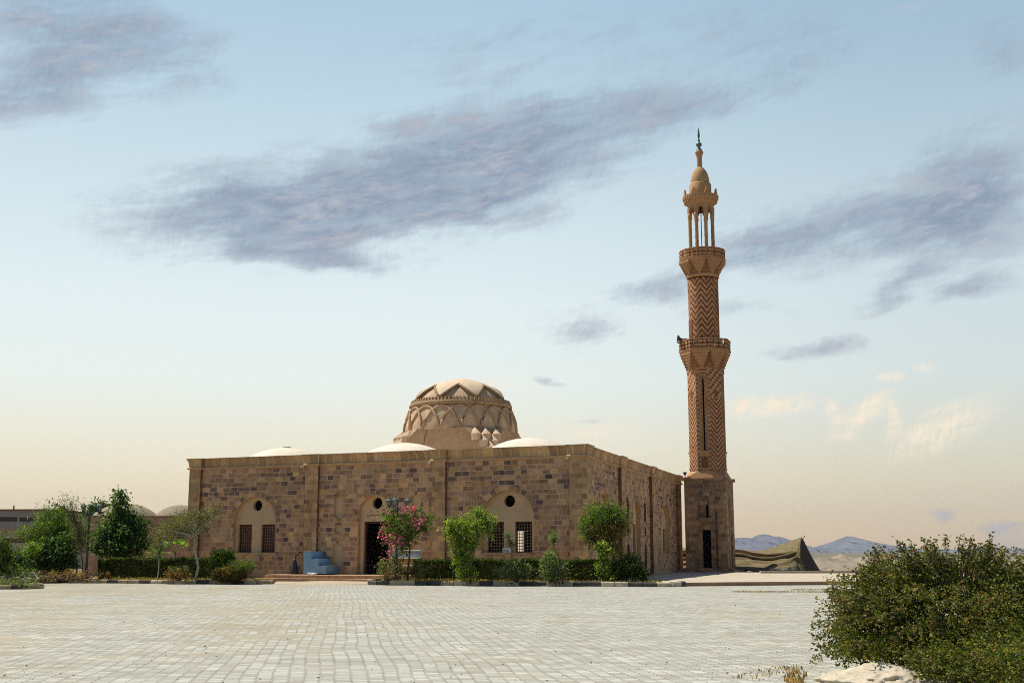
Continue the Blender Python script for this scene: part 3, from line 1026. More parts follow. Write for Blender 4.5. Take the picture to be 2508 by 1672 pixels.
# water spouts: pale stubs under the cornice beside the pilasters
for s in (8.15, 16.65, 25.0):
    w = MB((A.x, A.y, 0), uf)
    w.hull([(s - .09, 0.02, 6.60), (s + .09, 0.02, 6.60), (s - .09, 0.02, 6.68), (s + .09, 0.02, 6.68), (s - .07, 0.42, 6.56), (s + .07, 0.42, 6.56), (s - .07, 0.42, 6.63), (s + .07, 0.42, 6.63)])
    w.build('water_spout', m_white, mosque)

# inscription over the front door: worn cursive relief strokes, not legible in the photo either
ins = MB((A.x, A.y, 0), uf)
r_ = random.Random(4)
for i in range(7):
    x = 12.32 + i * 0.20
    z = 3.72 + 0.05 * math.sin(i * 2.1)
    ins.tube([(x, -0.245, z), (x + 0.07, -0.243, z + r_.uniform(-.06, .10)), (x + 0.14, -0.243, z + r_.uniform(-.08, .05)), (x + 0.22, -0.245, z + r_.uniform(0, .08))], 0.014, 5)
    if i % 2:
        ins.tube([(x + 0.08, -0.245, z + 0.08), (x + 0.09, -0.243, z + 0.26)], 0.014, 5)
ins.build('inscription', m_black, mosque)

# shallow white domes over the bays
for gi, s in enumerate((4.3, 13.0, 21.3)):
    for gj, w in enumerate((4.3, 14.1, 23.9)):
        if gi == 1 and gj == 1:
            continue
        c = A + uf * s + us * w
        R, h = 3.35, 1.38
        Rs = (R * R + h * h) / (2 * h)
        pr = []
        for i in range(15):
            x = R * (1 - i / 14)
            pr.append((x, 6.87 + math.sqrt(max(0, Rs * Rs - x * x)) - (Rs - h)))
        d = MB(n=(0, 1))
        d.lathe(pr, 56, 0, (c.x, c.y))
        dm = d.build('roof_dome', m_white, mosque)
        if (gi, gj) == (0, 0):
            k = MB(n=(0, 1))
            k.lathe([(0.32, 8.22), (0.30, 8.30), (0.0, 8.34)], 16, 0, (c.x, c.y))
            k.build('dome_cap', m_grey, dm)

# central drum: square that turns octagonal through stepped corner teeth
hs = 3.85
drum = MB((CEN.x, CEN.y, 0), uf, (-us.x, -us.y))
ZT = 9.78
cut = 2.1
pts = []
for i, j in ((-1, -1), (1, -1), (1, 1), (-1, 1)):
    pts.append((i * hs, j * hs, 6.9)); pts.append((i * hs, j * hs, 7.9))
    pts.append((i * (hs - cut), j * hs, ZT)); pts.append((i * hs, j * (hs - cut), ZT))
drum.hull(pts)
dro = drum.build('drum', m_rib, mosque)
# crack line in the front of the drum is a thin recessed cable
cr = MB((CEN.x, CEN.y, 0), uf, (-us.x, -us.y))
cr.tube([(-0.95, hs + 0.012, ZT), (-1.15, hs + 0.012, 9.2), (-1.2, hs + 0.012, 8.8), (-1.45, hs + 0.012, 8.0)], 0.018, 5)
cr.build('cable', m_wood, dro)
for i, j in ((-1, 1), (1, 1), (1, -1), (-1, -1)):
    te = MB((CEN.x, CEN.y, 0), uf, (-us.x, -us.y))
    e = Vector((i, j)).normalized(); tg = Vector((-e.y, e.x))
    for zb, cnt in ((9.33, 3), (8.86, 2), (8.40, 1)):
        tz = (zb - 7.9) / (ZT - 7.9)
        m0 = Vector((i * (hs - cut * tz / 2), j * (hs - cut * tz / 2)))
        w = cut * tz * 1.414 / cnt
        for k_i in range(cnt):
            cpos = m0 + tg * (k_i - (cnt - 1) / 2) * w
            q = []
            for z in (zb - 0.44, zb):
                for a_, o_ in ((-0.5, -0.35), (0.5, -0.35), (0.43, 0.22), (0.16, 0.52), (-0.16, 0.52), (-0.43, 0.22)):
                    p = cpos + tg * a_ * w + e * o_
                    q.append((p.x, p.y, z))
            p = cpos - e * 0.10
            q.append((p.x, p.y, zb + 0.44))
            p = cpos - e * 0.5
            q.append((p.x, p.y, zb + 0.44))
            te.hull(q)
    te.build('corner_teeth', m_dome, dro)

# main ribbed dome
def low_r(z):   # lower zone radius
    t = max(0.0, (z - 9.78) / (11.42 - 9.78))
    return 3.93 - 0.46 * t ** 1.8


UP = [(3.14, 11.84), (2.98, 12.13), (2.76, 12.42), (2.47, 12.68), (2.10, 12.92), (1.66, 13.13), (1.16, 13.31), (0.64, 13.45), (0.25, 13.53), (0.0, 13.55)]


def up_pt(t):
    t = max(0, min(len(UP) - 1.0001, t))
    i = int(t); w = t - i
    return UP[i][0] * (1 - w) + UP[i + 1][0] * w, UP[i][1] * (1 - w) + UP[i + 1][1] * w


dome = MB(n=(0, 1))
cc = (CEN.x, CEN.y)
pr = [(low_r(9.70 + 1.72 * i / 10), 9.70 + 1.72 * i / 10) for i in range(11)]
dome.lathe(pr, 90, 0, cc)
dome.lathe(UP, 90, 0, cc)
do = dome.build('main_dome', m_dome, mosque)
rg = MB(n=(0, 1))
rg.lathe([(3.30, 11.38), (3.52, 11.42), (3.60, 11.50), (3.62, 11.62), (3.55, 11.74), (3.40, 11.80), (3.30, 11.88), (3.18, 11.88)], 90, 0, cc)
for i in range(84):
    t = 2 * PI * (i + 0.5) / 84
    e = Vector((math.cos(t), math.sin(t))); q = Vector((-e.y, e.x))
    hx = []
    for s in (-0.07, 0.07):
        for r0, z in ((3.20, 11.80), (3.55, 11.74), (3.47, 11.96), (3.20, 12.0)):
            p = CEN + e * r0 + q * s
            hx.append((p.x, p.y, z))
    rg.hull(hx)
rg.build('cornice_ring', m_ringst, do)
PH = rad(-88.2)
NR = 18
da = 2 * PI / NR
for i in range(NR):
    rb = MB(n=(0, 1))
    ps = []
    for k in range(17):
        w = k / 16
        ang = PH + i * da + 2 * da * w
        z = 9.74 + 1.62 * math.sin(PI * w) ** 0.62
        r0 = low_r(z) + 0.035
        ps.append((cc[0] + r0 * math.cos(ang), cc[1] + r0 * math.sin(ang), z))
    rb.tube(ps, 0.10, 6)
    rb.build('dome_rib', m_rib, do)
# raised star cap with zigzag rim
st = MB(n=(0, 1))
NS = 8
seg = NS * 12
rows_ = 12
P = {}
for k in range(seg):
    ang = rad(-91.4) - PI / NS + 2 * PI * k / seg
    ph = (k % 12) / 12
    tri = abs(2 * ph - 1)         # 1 at valley, 0 at peak
    tstart = 0.25 + 3.75 * (1 - tri) ** 0.9
    for j in range(rows_ + 1):
        t = tstart + (8.999 - tstart) * j / rows_
        r0, z = up_pt(t)
        off = 0.2
        P[k, j] = (cc[0] + (r0 + off * (r0 > 0.05)) * math.cos(ang), cc[1] + (r0 + off * (r0 > 0.05)) * math.sin(ang), z + 0.05)
    r0, z = up_pt(tstart)
    P[k, -1] = (cc[0] + (r0 - 0.02) * math.cos(ang), cc[1] + (r0 - 0.02) * math.sin(ang), z - 0.02)
for k in range(seg):
    k2 = (k + 1) % seg
    for j in range(-1, rows_):
        st.face([P[k, j], P[k2, j], P[k2, j + 1], P[k, j + 1]], 0, [(0, 0)] * 4, j >= 0)
st.build('star_cap', m_cap, do)
zr = MB(n=(0, 1))
for k in range(NS * 2):
    ps = []
    for q in range(7):
        kk = k * 6 + q
        ang = rad(-91.4) - PI / NS + 2 * PI * kk / seg
        ph = (kk % 12) / 12
        tri = abs(2 * ph - 1)
        r0, z = up_pt(0.25 + 3.75 * (1 - tri) ** 0.9)
        ps.append((cc[0] + (r0 + 0.16) * math.cos(ang), cc[1] + (r0 + 0.16) * math.sin(ang), z + 0.03))
    zr.tube(ps, 0.10, 6)
zr.build('zigzag_rib', m_ringst, do)

# entrance platform and step
es = empty('entrance_steps', (*(A + uf * 10.5 + nf * 1.2), 0), 'low reddish stone platform with one step before the dark doorway', 'steps')
for nm, s0, s1, d0, d1, z1 in (('platform', 7.1, 16.9, 0.03, 2.25, 0.345), ('step', 6.7, 16.3, 2.26, 2.75, 0.155)):
    st_ = MB((A.x, A.y, 0), uf)
    x = s0
    r = random.Random(3)
    while x < s1 - 0.1:
        x2 = min(s1, x + r.uniform(0.9, 1.5))
        st_.box((x + .006, d0, -0.05), (x2 - .006, d1 + r.uniform(-.03, .03), z1 + r.uniform(-.012, .006)), 0, 0.012)
        x = x2
    st_.build(nm, m_step, es)

# ------------------------------------------------------------------ the minaret
MA = rad(-20)
mu = Vector((math.cos(MA), math.sin(MA))); mn = Vector((mu.y, -mu.x))
MX = Vector((14.98, 90.67))
mina = empty('minaret', (MX.x, MX.y, 0), 'tall brown brick minaret with zigzag courses and two balconies', 'minaret')
hb = 1.575
bo = MX - mu * hb + mn * hb
plx = MB((MX.x, MX.y, 0), mu)
plx.box((-2.0, -2.0, 0.10), (2.35, 2.35, 0.32), 0)
plx.box((-1.75, -1.75, 0.32), (1.8, 1.8, 0.45), 0)
plx.build('plinth', m_mbase, mina)
base = MB((bo.x, bo.y, 0), mu)
door_h = rect_pts(1.26, 1.93, 0.46, 3.25)
cn = arch_pts(1.62, 0.24, 4.15, 5.55, 12)
ln = arch_pts(0.98, 0.15, 4.0, 5.30, 10)
l2 = arch_pts(0.52, 0.14, 5.15, 5.28, 10)
rn = arch_pts(2.14, 0.19, 0.9, 5.22, 10)
hl = [door_h, cn, ln, l2, rn]
deps = [0.34, 0.2, 0.07, 0.05, 0.07]
base.panel([(0, 0.45), (2 * hb, 0.45), (2 * hb, 6.95), (0, 6.95)], hl, 0.0)
for h, dp in zip(hl, deps):
    for i in range(len(h)):
        a, b2 = h[i], h[(i + 1) % len(h)]
        l = math.hypot(b2[0] - a[0], b2[1] - a[1])
        base.face([(a[0], 0, a[1]), (b2[0], 0, b2[1]), (b2[0], -dp, b2[1]), (a[0], -dp, a[1])], 0, [(0, 0), (l, 0), (l, dp), (0, dp)])
for h, dp in zip(hl[2:], deps[2:]):
    base.panel(h, [], -dp)
slit = [(1.57, 4.15), (1.75, 4.15), (1.75, 5.0), (1.66, 5.22), (1.57, 5.0)]
base.panel(cn, [slit], -0.2, 0, reveal=0.15)
# right-hand (shown narrow), back and left sides
rb_ = MB((bo.x + mu.x * 2 * hb, bo.y + mu.y * 2 * hb, 0), -mn)
rh = [rect_pts(0.75, 1.0, 3.5, 5.6), rect_pts(1.3, 1.5, 3.4, 5.9), rect_pts(1.85, 2.1, 3.5, 5.6), rect_pts(1.55, 2.2, 0.5, 3.1)]
rb_.panel([(0, 0.45), (2 * hb, 0.45), (2 * hb, 6.95), (0, 6.95)], rh, 0.0, 0, reveal=0.15)
for h in rh:
    rb_.panel(h, [], -0.15)
lb_ = MB((bo.x - mn.x * 2 * hb, bo.y - mn.y * 2 * hb, 0), mn)
lb_.panel([(0, 0.45), (2 * hb, 0.45), (2 * hb, 6.95), (0, 6.95)], [], 0.0)
bb_ = MB((bo.x - mn.x * 2 * hb + mu.x * 2 * hb, bo.y - mn.y * 2 * hb + mu.y * 2 * hb, 0), -mu)
bb_.panel([(0, 0.45), (2 * hb, 0.45), (2 * hb, 6.95), (0, 6.95)], [], 0.0)
for o in (rb_, lb_, bb_):
    n0 = len(base.v)
    base.v += o.v
    base.f += [[i + n0 for i in f] for f in o.f]
    base.uv += o.uv; base.m += o.m; base.sm += o.sm
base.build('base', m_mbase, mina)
dv = MB((bo.x, bo.y, 0), mu)
dv.box((1.27, -0.36, 0.46), (1.92, -0.42, 3.24))
dvo = dv.build('door', m_void, mina)
hd = MB((bo.x, bo.y, 0), mu)
hd.tube([(1.80, -0.33, 1.7), (1.80, -0.33, 1.95)], 0.02, 6)
hd.build('handle', m_wood, dvo)
sv = MB((bo.x, bo.y, 0), mu)
sv.box((1.4, -0.5, 4.0), (1.9, -0.36, 5.4))
sv.build('window', m_void, mina)
cap = MB((MX.x, MX.y, 0), mu)
cap.box((-1.68, -1.68, 6.952), (1.68, 1.68, 7.05))
cap.box((-1.70, 1.30, 6.9), (-1.30, 1.72, 7.14))
cap.box((1.35, -1.72, 6.9), (1.72, -1.30, 7.14))
cap.box((1.35, 1.35, 6.952), (1.70, 1.70, 7.1))
cap.build('ledge', m_mbase, mina)
dn = MB((bo.x, bo.y, 0), mu)
for i in range(17):
    x = 0.48 + i * 0.138
    dn.box((x, 0.0, 6.36), (x + 0.09, 0.05, 6.66), 0, 0.008)
dn.box((0.40, 0.0, 6.66), (2.86, 0.045, 6.72))
dn.build('dentil_band', m_mbase, mina)
sg = MB((bo.x, bo.y, 0), mu)
for i, (w, z0, z1, d) in enumerate(((0.56, 4.02, 4.14, 0.2), (0.44, 3.86, 4.02, 0.16), (0.30, 3.68, 3.86, 0.11), (0.14, 3.48, 3.68, 0.06))):
    sg.box((1.62 - w, 0.0, z0), (1.62 + w, d, z1))
sg.build('window_ledge', m_mbase, mina)
for cx, cz, a in ((1.27, 5.98, -0.7), (2.02, 5.98, 0.7)):
    dkm = MB((bo.x, bo.y, 0), mu)
    q = []
    for x, z in ((-.14, -.055), (.14, -.055), (.14, .055), (-.14, .055)):
        for d in (0, 0.012):
            q.append((cx + x * math.cos(a) - z * math.sin(a), d, cz + x * math.sin(a) + z * math.cos(a)))
    dkm.hull(q)
    dkm.build('dark_block', m_kblack, mina)
pp = MB((bo.x, bo.y, 0), mu)
pp.tube([(2.40, 0.03, 0.46), (2.40, 0.03, 4.6)], 0.032, 6)
pp.build('drain_pipe', m_wood, mina)

# chamfer from the square to the octagon
RO = 1.42
ch = MB((MX.x, MX.y, 0), mu)
oct_ = [(RO * 1.02 * math.cos(PI / 8 + i * PI / 4), RO * 1.02 * math.sin(PI / 8 + i * PI / 4)) for i in range(8)]
ch.hull([(i * 1.50, j * 1.50, 7.045) for i in (-1, 1) for j in (-1, 1)] + [(i * 1.5, j * 1.5, 7.1) for i in (-1, 1) for j in (-1, 1)] + [(x, y, 7.62) for x, y in oct_])
ch.build('chamfer', m_band, mina)
# octagonal shaft, each side a panel
sh = MB((MX.x, MX.y, 0), mu)
ap = RO * math.cos(PI / 8); hw = RO * math.sin(PI / 8)
for k in range(8):
    a = MA - PI / 2 + k * PI / 4          # outward azimuth of the side (k=0 is the front)
    n = Vector((math.cos(a), math.sin(a))); u = Vector((-n.y, n.x))
    p = MB((MX.x + n.x * ap, MX.y + n.y * ap, 0), u)
    quoin = k in (0, 2, 4, 6)
    if quoin:
        sl = [(-0.15, 9.17), (0.15, 9.17), (0.15, 14.5), (0.08, 14.85), (0, 14.98), (-0.08, 14.85), (-0.15, 14.5)]
        nh = rect_pts(-0.22, 0.22, 7.9, 8.75)
        p.panel([(-hw, 7.6), (hw, 7.6), (hw, 15.45), (-hw, 15.45)], [sl, nh], 0.0, 0)
        for h, dp in ((sl, 0.14), (nh, 0.10)):
            for i in range(len(h)):
                q0, q1 = h[i], h[(i + 1) % len(h)]
                p.face([(q0[0], 0, q0[1]), (q1[0], 0, q1[1]), (q1[0], -dp, q1[1]), (q0[0], -dp, q0[1])], 2, [(0, 0), (1, 0), (1, .1), (0, .1)])
        p.panel(nh, [], -0.10, 3)
        s2 = [(-0.065, 9.2), (0.065, 9.2), (0.065, 14.5), (0, 14.8), (-0.065, 14.5)]
        p.panel(sl, [s2], -0.14, 2, reveal=0.12)
        p.panel(s2, [], -0.26, 4)
    else:
        p.face([(-hw, 0, 7.6), (hw, 0, 7.6), (hw, 0, 15.45), (-hw, 0, 15.45)], 1, [(-hw, 0), (hw, 0), (hw, 7.85), (-hw, 7.85)])
    n0 = len(sh.v)
    sh.v += p.v
    sh.f += [[i + n0 for i in f] for f in p.f]
    sh.uv += p.uv; sh.m += p.m; sh.sm += p.sm
sho = sh.build('lower_shaft', [m_quoin, m_vee, m_band, m_bandred, m_void], mina)
# ledges, dentils and dark inlays of the octagon's main sides
for k in (0, 2, 6):
    a = MA - PI / 2 + k * PI / 4
    n = Vector((math.cos(a), math.sin(a))); u = Vector((-n.y, n.x))
    p = MB((MX.x + n.x * ap, MX.y + n.y * ap, 0), u)
    p.box((-0.48, 0, 9.03), (0.48, 0.10, 9.13))
    p.box((-0.36, 0, 8.78), (0.36, 0.05, 9.03))
    for x in (-0.2, -0.07, 0.07, 0.2):
        p.box((x - 0.035, 0.0, 8.62), (x + 0.035, 0.035, 8.78))
    p.build('slit_ledge', m_band, sho)
    p = MB((MX.x + n.x * ap, MX.y + n.y * ap, 0), u)
    p.box((-hw, 0, 7.78), (hw, 0.05, 7.87))
    p.build('foot_band', m_band, sho)
    p = MB((MX.x + n.x * ap, MX.y + n.y * ap, 0), u)
    p.box((-0.52, 0, 15.12), (0.52, 0.05, 15.52))
    p.box((-0.38, 0.05, 15.26), (0.38, 0.065, 15.38), 1)
    p.build('header_panel', [m_band, m_bandred], sho)
for k in (1, 7):
    a = MA - PI / 2 + k * PI / 4
    n = Vector((math.cos(a), math.sin(a))); u = Vector((-n.y, n.x))
    p = MB((MX.x + n.x * ap, MX.y + n.y * ap, 0), u)
    p.box((-0.14, 0, 13.28), (0.16, 0.012, 13.72))
    p.build('vent', m_bandred, sho)


def ngon_frames(nn, r, a0):
    for k in range(nn):
        a = a0 + 2 * PI * k / nn
        n = Vector((math.cos(a), math.sin(a))); u = Vector((-n.y, n.x))
        yield k, MB((MX.x + n.x * r, MX.y + n.y * r, 0), u), r * math.tan(PI / nn)


def merge(dst, p, mo=0):
    n0 = len(dst.v)
    dst.v += p.v
    dst.f += [[i + n0 for i in f] for f in p.f]
    dst.uv += p.uv; dst.m += [q + mo for q in p.m]; dst.sm += p.sm


def balcony(nn, rc, z0, zf, zr, r_in, a0, ncor, smooth):
    """flaring corbel course, floor slab, parapet of striped posts with gaps, rail"""
    ra = rc * math.cos(PI / nn)
    bal = MB((0, 0, 0), (1, 0), (0, 1))
    fl = zf
    bal.lathe([(rc * 0.80, fl - 0.10), (rc * 0.97, fl - 0.02), (rc * 0.99, fl), (rc * 1.0, fl + 0.20), (r_in * 0.9, fl + 0.20)], nn, 0, (MX.x, MX.y), False, a0 - PI / nn)
    b = bal.build('balcony', [m_band], mina)
    cor = MB((0, 0, 0), (1, 0), (0, 1))
    cor.lathe([(r_in, z0), (r_in * 1.01, z0 + (fl - z0) * 0.4), (r_in * 1.05, z0 + (fl - z0) * 0.8), (r_in * 1.12, fl - 0.12), (rc * 0.80, fl - 0.10)], nn, 0, (MX.x, MX.y), False, a0 - PI / nn)
    cor.build('corbel_core', m_core, b)
    for k in range(ncor):
        a = a0 + 2 * PI * k / ncor
        n = Vector((math.cos(a), math.sin(a))); u = Vector((-n.y, n.x))
        p = MB((MX.x, MX.y, 0), u)
        m_ = 6
        for q in range(m_):
            t0, t1 = q / m_, (q + 1) / m_
            zz0 = z0 + 0.05 + (fl - z0 - 0.05) * t0; zz1 = z0 + 0.05 + (fl - z0 - 0.05) * t1 - 0.012
            w = 0.06 + (rc * math.sin(PI / ncor) * 0.80) * t1 ** 1.1
            rr = r_in * 1.0 + (ra * 0.985 - r_in) * t1 ** 0.95
            p.box((-w, r_in * 0.8, zz0), (w, rr, zz1))
        p.build('corbel', m_band, b)
    de = MB((0, 0, 0), (1, 0), (0, 1))
    for k, p, h2 in ngon_frames(nn, ra, a0):
        m_ = max(3, round(h2 * 2 / 0.16))
        for i in range(m_):
            x = -h2 + 2 * h2 * (i + 0.5) / m_
            p.box((x - 0.045, -0.02, fl + 0.05), (x + 0.045, 0.035, fl + 0.16))
        merge(de, p)
    de.build('dentil_ring', m_band, b)
    par = MB((0, 0, 0), (1, 0), (0, 1))
    zt = zr - 0.09
    for k, p, h2 in ngon_frames(nn, ra - 0.06, a0):
        if nn <= 8:
            cells = [(-1.0, -0.80), (-0.62, -0.32), (-0.24, 0.24), (0.32, 0.62), (0.80, 1.0)]
            if k % 2:
                cells = [(-1.0, -0.72), (-0.50, -0.10), (0.10, 0.50), (0.72, 1.0)]
        else:
            cells = [(-1.0, -0.15), (0.42, 1.0)] if k % 2 else [(-1.0, -0.42), (0.15, 1.0)]
        for x0, x1 in cells:
            p.box((x0 * h2, -0.06, fl + 0.2), (x1 * h2, 0.06, zt))
        merge(par, p)
    par.build('parapet', m_stripe, b)
    rl = MB((0, 0, 0), (1, 0), (0, 1))
    rl.lathe([(rc - 0.20, zt), (rc + 0.03, zt), (rc + 0.03, zr), (rc - 0.20, zr), (rc - 0.20, zt)], nn, 0, (MX.x, MX.y), False, a0 - PI / nn)
    rl.build('rail', m_band, b)
    return b


balcony(8, 2.02, 15.45, 16.78, 17.72, 1.42, MA - PI / 2, 8, False)
us_ = MB((0, 0, 0), (1, 0), (0, 1))
us_.lathe([(1.17, 16.9), (1.18, 22.6)], 64, 0, (MX.x, MX.y))
uo = us_.build('upper_shaft', m_zig, mina)
bd = MB((0, 0, 0), (1, 0), (0, 1))
bd.lathe([(1.18, 22.70), (1.27, 22.74), (1.27, 22.94), (1.18, 22.98), (1.1, 22.7)], 64, 0, (MX.x, MX.y))
bd.build('band', m_band, uo)


def curved_patch(a0, a1, z0, z1, r, n=8):
    mb = MB((0, 0, 0), (1, 0), (0, 1))
    for i in range(n):
        t0 = a0 + (a1 - a0) * i / n; t1 = a0 + (a1 - a0) * (i + 1) / n
        q = lambda t, rr, z: (MX.x + rr * math.cos(t), MX.y + rr * math.sin(t), z)
        mb.face([q(t0, r, z0), q(t1, r, z0), q(t1, r, z1), q(t0, r, z1)])
        mb.face([q(t0, r, z1), q(t1, r, z1), q(t1, r - .1, z1), q(t0, r - .1, z1)])
    for t in (a0, a1):
        mb.face([q(t, r, z0), q(t, r - .1, z0), q(t, r - .1, z1), q(t, r, z1)])
    return mb


va = math.atan2(-MX.y, -MX.x)             # azimuth from the minaret back to the viewer's side
curved_patch(va - 1.50, va - 0.86, 16.98, 19.35, 1.195).build('door', m_bandred, uo)
curved_patch(va - 1.62, va - 1.28, 21.55, 22.5, 1.195).build('niche', m_bandred, uo)
curved_patch(va + 1.02, va + 1.35, 19.7, 21.6, 1.195).build('niche', m_bandred, uo)
balcony(16, 1.79, 22.88, 24.03, 24.90, 1.22, MA - PI / 2, 8, True)

# lantern stage: columns, arcade, crown
ca = va                                    # one open side faces the forecourt
for k in range(8):
    a = ca + PI / 8 + k * PI / 4
    x, y = MX.x + 0.95 * math.cos(a), MX.y + 0.95 * math.sin(a)
    c_ = MB((0, 0, 0), (1, 0), (0, 1))
    c_.lathe([(0.15, 24.2), (0.15, 24.34), (0.135, 24.4), (0.135, 27.55), (0.15, 27.6), (0.17, 27.72), (0.175, 27.86), (0, 27.86)], 14, 0, (x, y))
    co = c_.build('column', m_band if k % 2 else m_bulb, mina)
    if k % 2:
        sp = MB((0, 0, 0), (1, 0), (0, 1))
        sp.tube([(x + 0.138 * math.cos(q * 0.55), y + 0.138 * math.sin(q * 0.55), 24.42 + q * 0.052) for q in range(60)], 0.016, 4)
        sp.build('spiral_band', m_bandred, co)
arc = MB((0, 0, 0), (1, 0), (0, 1))
apx = 0.95 * math.cos(PI / 8)
for k in range(8):
    a = ca + k * PI / 4
    n = Vector((math.cos(a), math.sin(a))); u = Vector((-n.y, n.x))
    p = MB((MX.x + n.x * (apx + 0.13), MX.y + n.y * (apx + 0.13), 0), u)
    h2 = (apx + 0.13) * math.tan(PI / 8)
    hole = arch_pts(0, 0.215, 27.72, 28.0, 12, 0.55)
    hole = [(x, max(z, 27.74)) for x, z in hole]
    outer = [(-h2, 27.72), (h2, 27.72), (h2, 28.72), (-h2, 28.72)]
    outer2 = [(-h2, 27.72), (-0.215, 27.72)] + [(x, z) for x, z in reversed(arch_pts(0, 0.215, 27.72, 28.02, 12, 0.6)[2:])] + [(0.215, 27.72), (h2, 27.72), (h2, 28.72), (-h2, 28.72)]
    p.panel(outer2, [], 0.0)
    p.panel(outer2, [], -0.2)
    o2 = outer2[1:-3]
    for i in range(len(o2) - 1):
        q0, q1 = o2[i], o2[i + 1]
        p.face([(q0[0], 0, q0[1]), (q1[0], 0, q1[1]), (q1[0], -0.2, q1[1]), (q0[0], -0.2, q0[1])], 0, [(0, 0), (.1, 0), (.1, .2), (0, .2)])
    # raised arch moulding
    ps = [(x, 0.02, z) for x, z in arch_pts(0, 0.27, 27.8, 28.02, 12, 0.6)[2:]]
    p.tube(ps, 0.03, 5)
    merge(arc, p)
arc.build('arcade', m_band, mina)
cw = MB((0, 0, 0), (1, 0), (0, 1))
cw.lathe([(0.80, 28.70), (1.08, 28.66), (1.14, 28.80), (1.28, 28.95), (1.36, 29.08), (1.36, 29.20), (1.42, 29.24), (1.42, 29.36), (0.80, 29.40)], 32, 0, (MX.x, MX.y), False)
cwo = cw.build('crown', m_band, mina)
dt = MB((0, 0, 0), (1, 0), (0, 1))
for k in range(36):
    a = 2 * PI * k / 36
    n = Vector((math.cos(a), math.sin(a))); u = Vector((-n.y, n.x))
    p = MB((MX.x, MX.y, 0), u)
    p.box((-0.06, 1.2, 28.84), (0.06, 1.31, 28.95))
    p.box((-0.07, 1.3, 29.10), (0.07, 1.405, 29.21))
    merge(dt, p)
dt.build('dentil_ring', m_bulb, cwo)
for k in range(8):
    a = ca + PI / 8 + k * PI / 4
    n = Vector((math.cos(a), math.sin(a))); u = Vector((-n.y, n.x))
    p = MB((MX.x + n.x * 1.30, MX.y + n.y * 1.30, 0), u)
    pts_ = [(-.19, 29.36), (.19, 29.36), (.19, 29.52), (.12, 29.56), (.12, 29.68), (0, 29.88), (-.12, 29.68), (-.12, 29.56), (-.19, 29.52)]
    p.panel(pts_, [], 0.06); p.panel(pts_, [], -0.06)
    for i in range(len(pts_)):
        q0, q1 = pts_[i], pts_[(i + 1) % len(pts_)]
        p.face([(q0[0], .06, q0[1]), (q1[0], .06, q1[1]), (q1[0], -.06, q1[1]), (q0[0], -.06, q0[1])])
    p.build('merlon', m_band, cwo)
bl = MB((0, 0, 0), (1, 0), (0, 1))
bl.lathe([(0.87, 29.38), (0.87, 30.36), (0.84, 30.40), (0.74, 30.42), (0.745, 30.55), (0.735, 30.75), (0.70, 30.95), (0.635, 31.2), (0.54, 31.42), (0.42, 31.62), (0.28, 31.78), (0.20, 31.84)], 40, 0, (MX.x, MX.y))
bl.build('bulb', m_bulb, mina)
nk = MB((0, 0, 0), (1, 0), (0, 1))
nk.lathe([(0.21, 31.8), (0.20, 32.3), (0.20, 32.6), (0.23, 32.72), (0.25, 32.86), (0.33, 33.0), (0.33, 33.10), (0.28, 33.16), (0, 33.2)], 24, 0, (MX.x, MX.y))
nk.build('neck', m_band, mina)
fi = MB((0, 0, 0), (1, 0), (0, 1))
fi.lathe([(0.27, 33.15), (0.24, 33.26), (0.10, 33.48), (0.12, 33.54), (0.22, 33.64), (0.235, 33.74), (0.20, 33.84), (0.09, 33.92), (0.07, 34.0), (0.10, 34.08), (0.06, 34.18), (0.05, 34.28), (0.10, 34.42), (0.075, 34.75), (0.03, 35.05), (0.0, 35.22)], 18, 0, (MX.x, MX.y))
fi.build('finial', m_copper, mina)
po = MB((0, 0, 0), (1, 0), (0, 1))
po.tube([(MX.x, MX.y, 24.2), (MX.x, MX.y, 28.6)], 0.035, 8)
for a in (0.3, 1.35, 2.4):
    po.tube([(MX.x - 0.5 * math.cos(a), MX.y - 0.5 * math.sin(a), 27.95), (MX.x, MX.y, 28.1), (MX.x + 0.5 * math.cos(a), MX.y + 0.5 * math.sin(a), 27.95)], 0.025, 6)
po.build('pole', m_black, mina)

# loudspeaker horn on the lower balcony
hx = at(1676, 831, 90.3)
ls = empty('loudspeaker', (hx.x, hx.y, hx.z), 'black horn loudspeaker fixed to the lower balcony of the minaret', 'loudspeaker')
hn = MB((hx.x, hx.y, hx.z), (-0.985, -0.17))
def xlathe(mb, prof, seg=20):
    for i in range(len(prof) - 1):
        (x0, r0), (x1, r1) = prof[i], prof[i + 1]
        for k in range(seg):
            t0, t1 = 2 * PI * k / seg, 2 * PI * (k + 1) / seg
            mb.face([(x0, r0 * math.cos(t0), r0 * math.sin(t0)), (x0, r0 * math.cos(t1), r0 * math.sin(t1)), (x1, r1 * math.cos(t1), r1 * math.sin(t1)), (x1, r1 * math.cos(t0), r1 * math.sin(t0))], 0, [(0, 0)] * 4, True)
xlathe(hn, [(-0.22, 0.001), (-0.22, 0.09), (0.0, 0.09), (0.03, 0.05), (0.18, 0.07), (0.34, 0.13), (0.46, 0.24), (0.50, 0.34), (0.48, 0.335), (0.38, 0.18), (0.2, 0.06), (0.2, 0.001)])
hn.build('horn', m_black, ls)
bk_ = MB((hx.x, hx.y, hx.z), (-0.985, -0.17))
bk_.box((-0.30, -0.03, -0.25), (-0.20, 0.03, 0.05))
bk_.build('bracket', m_black, ls)
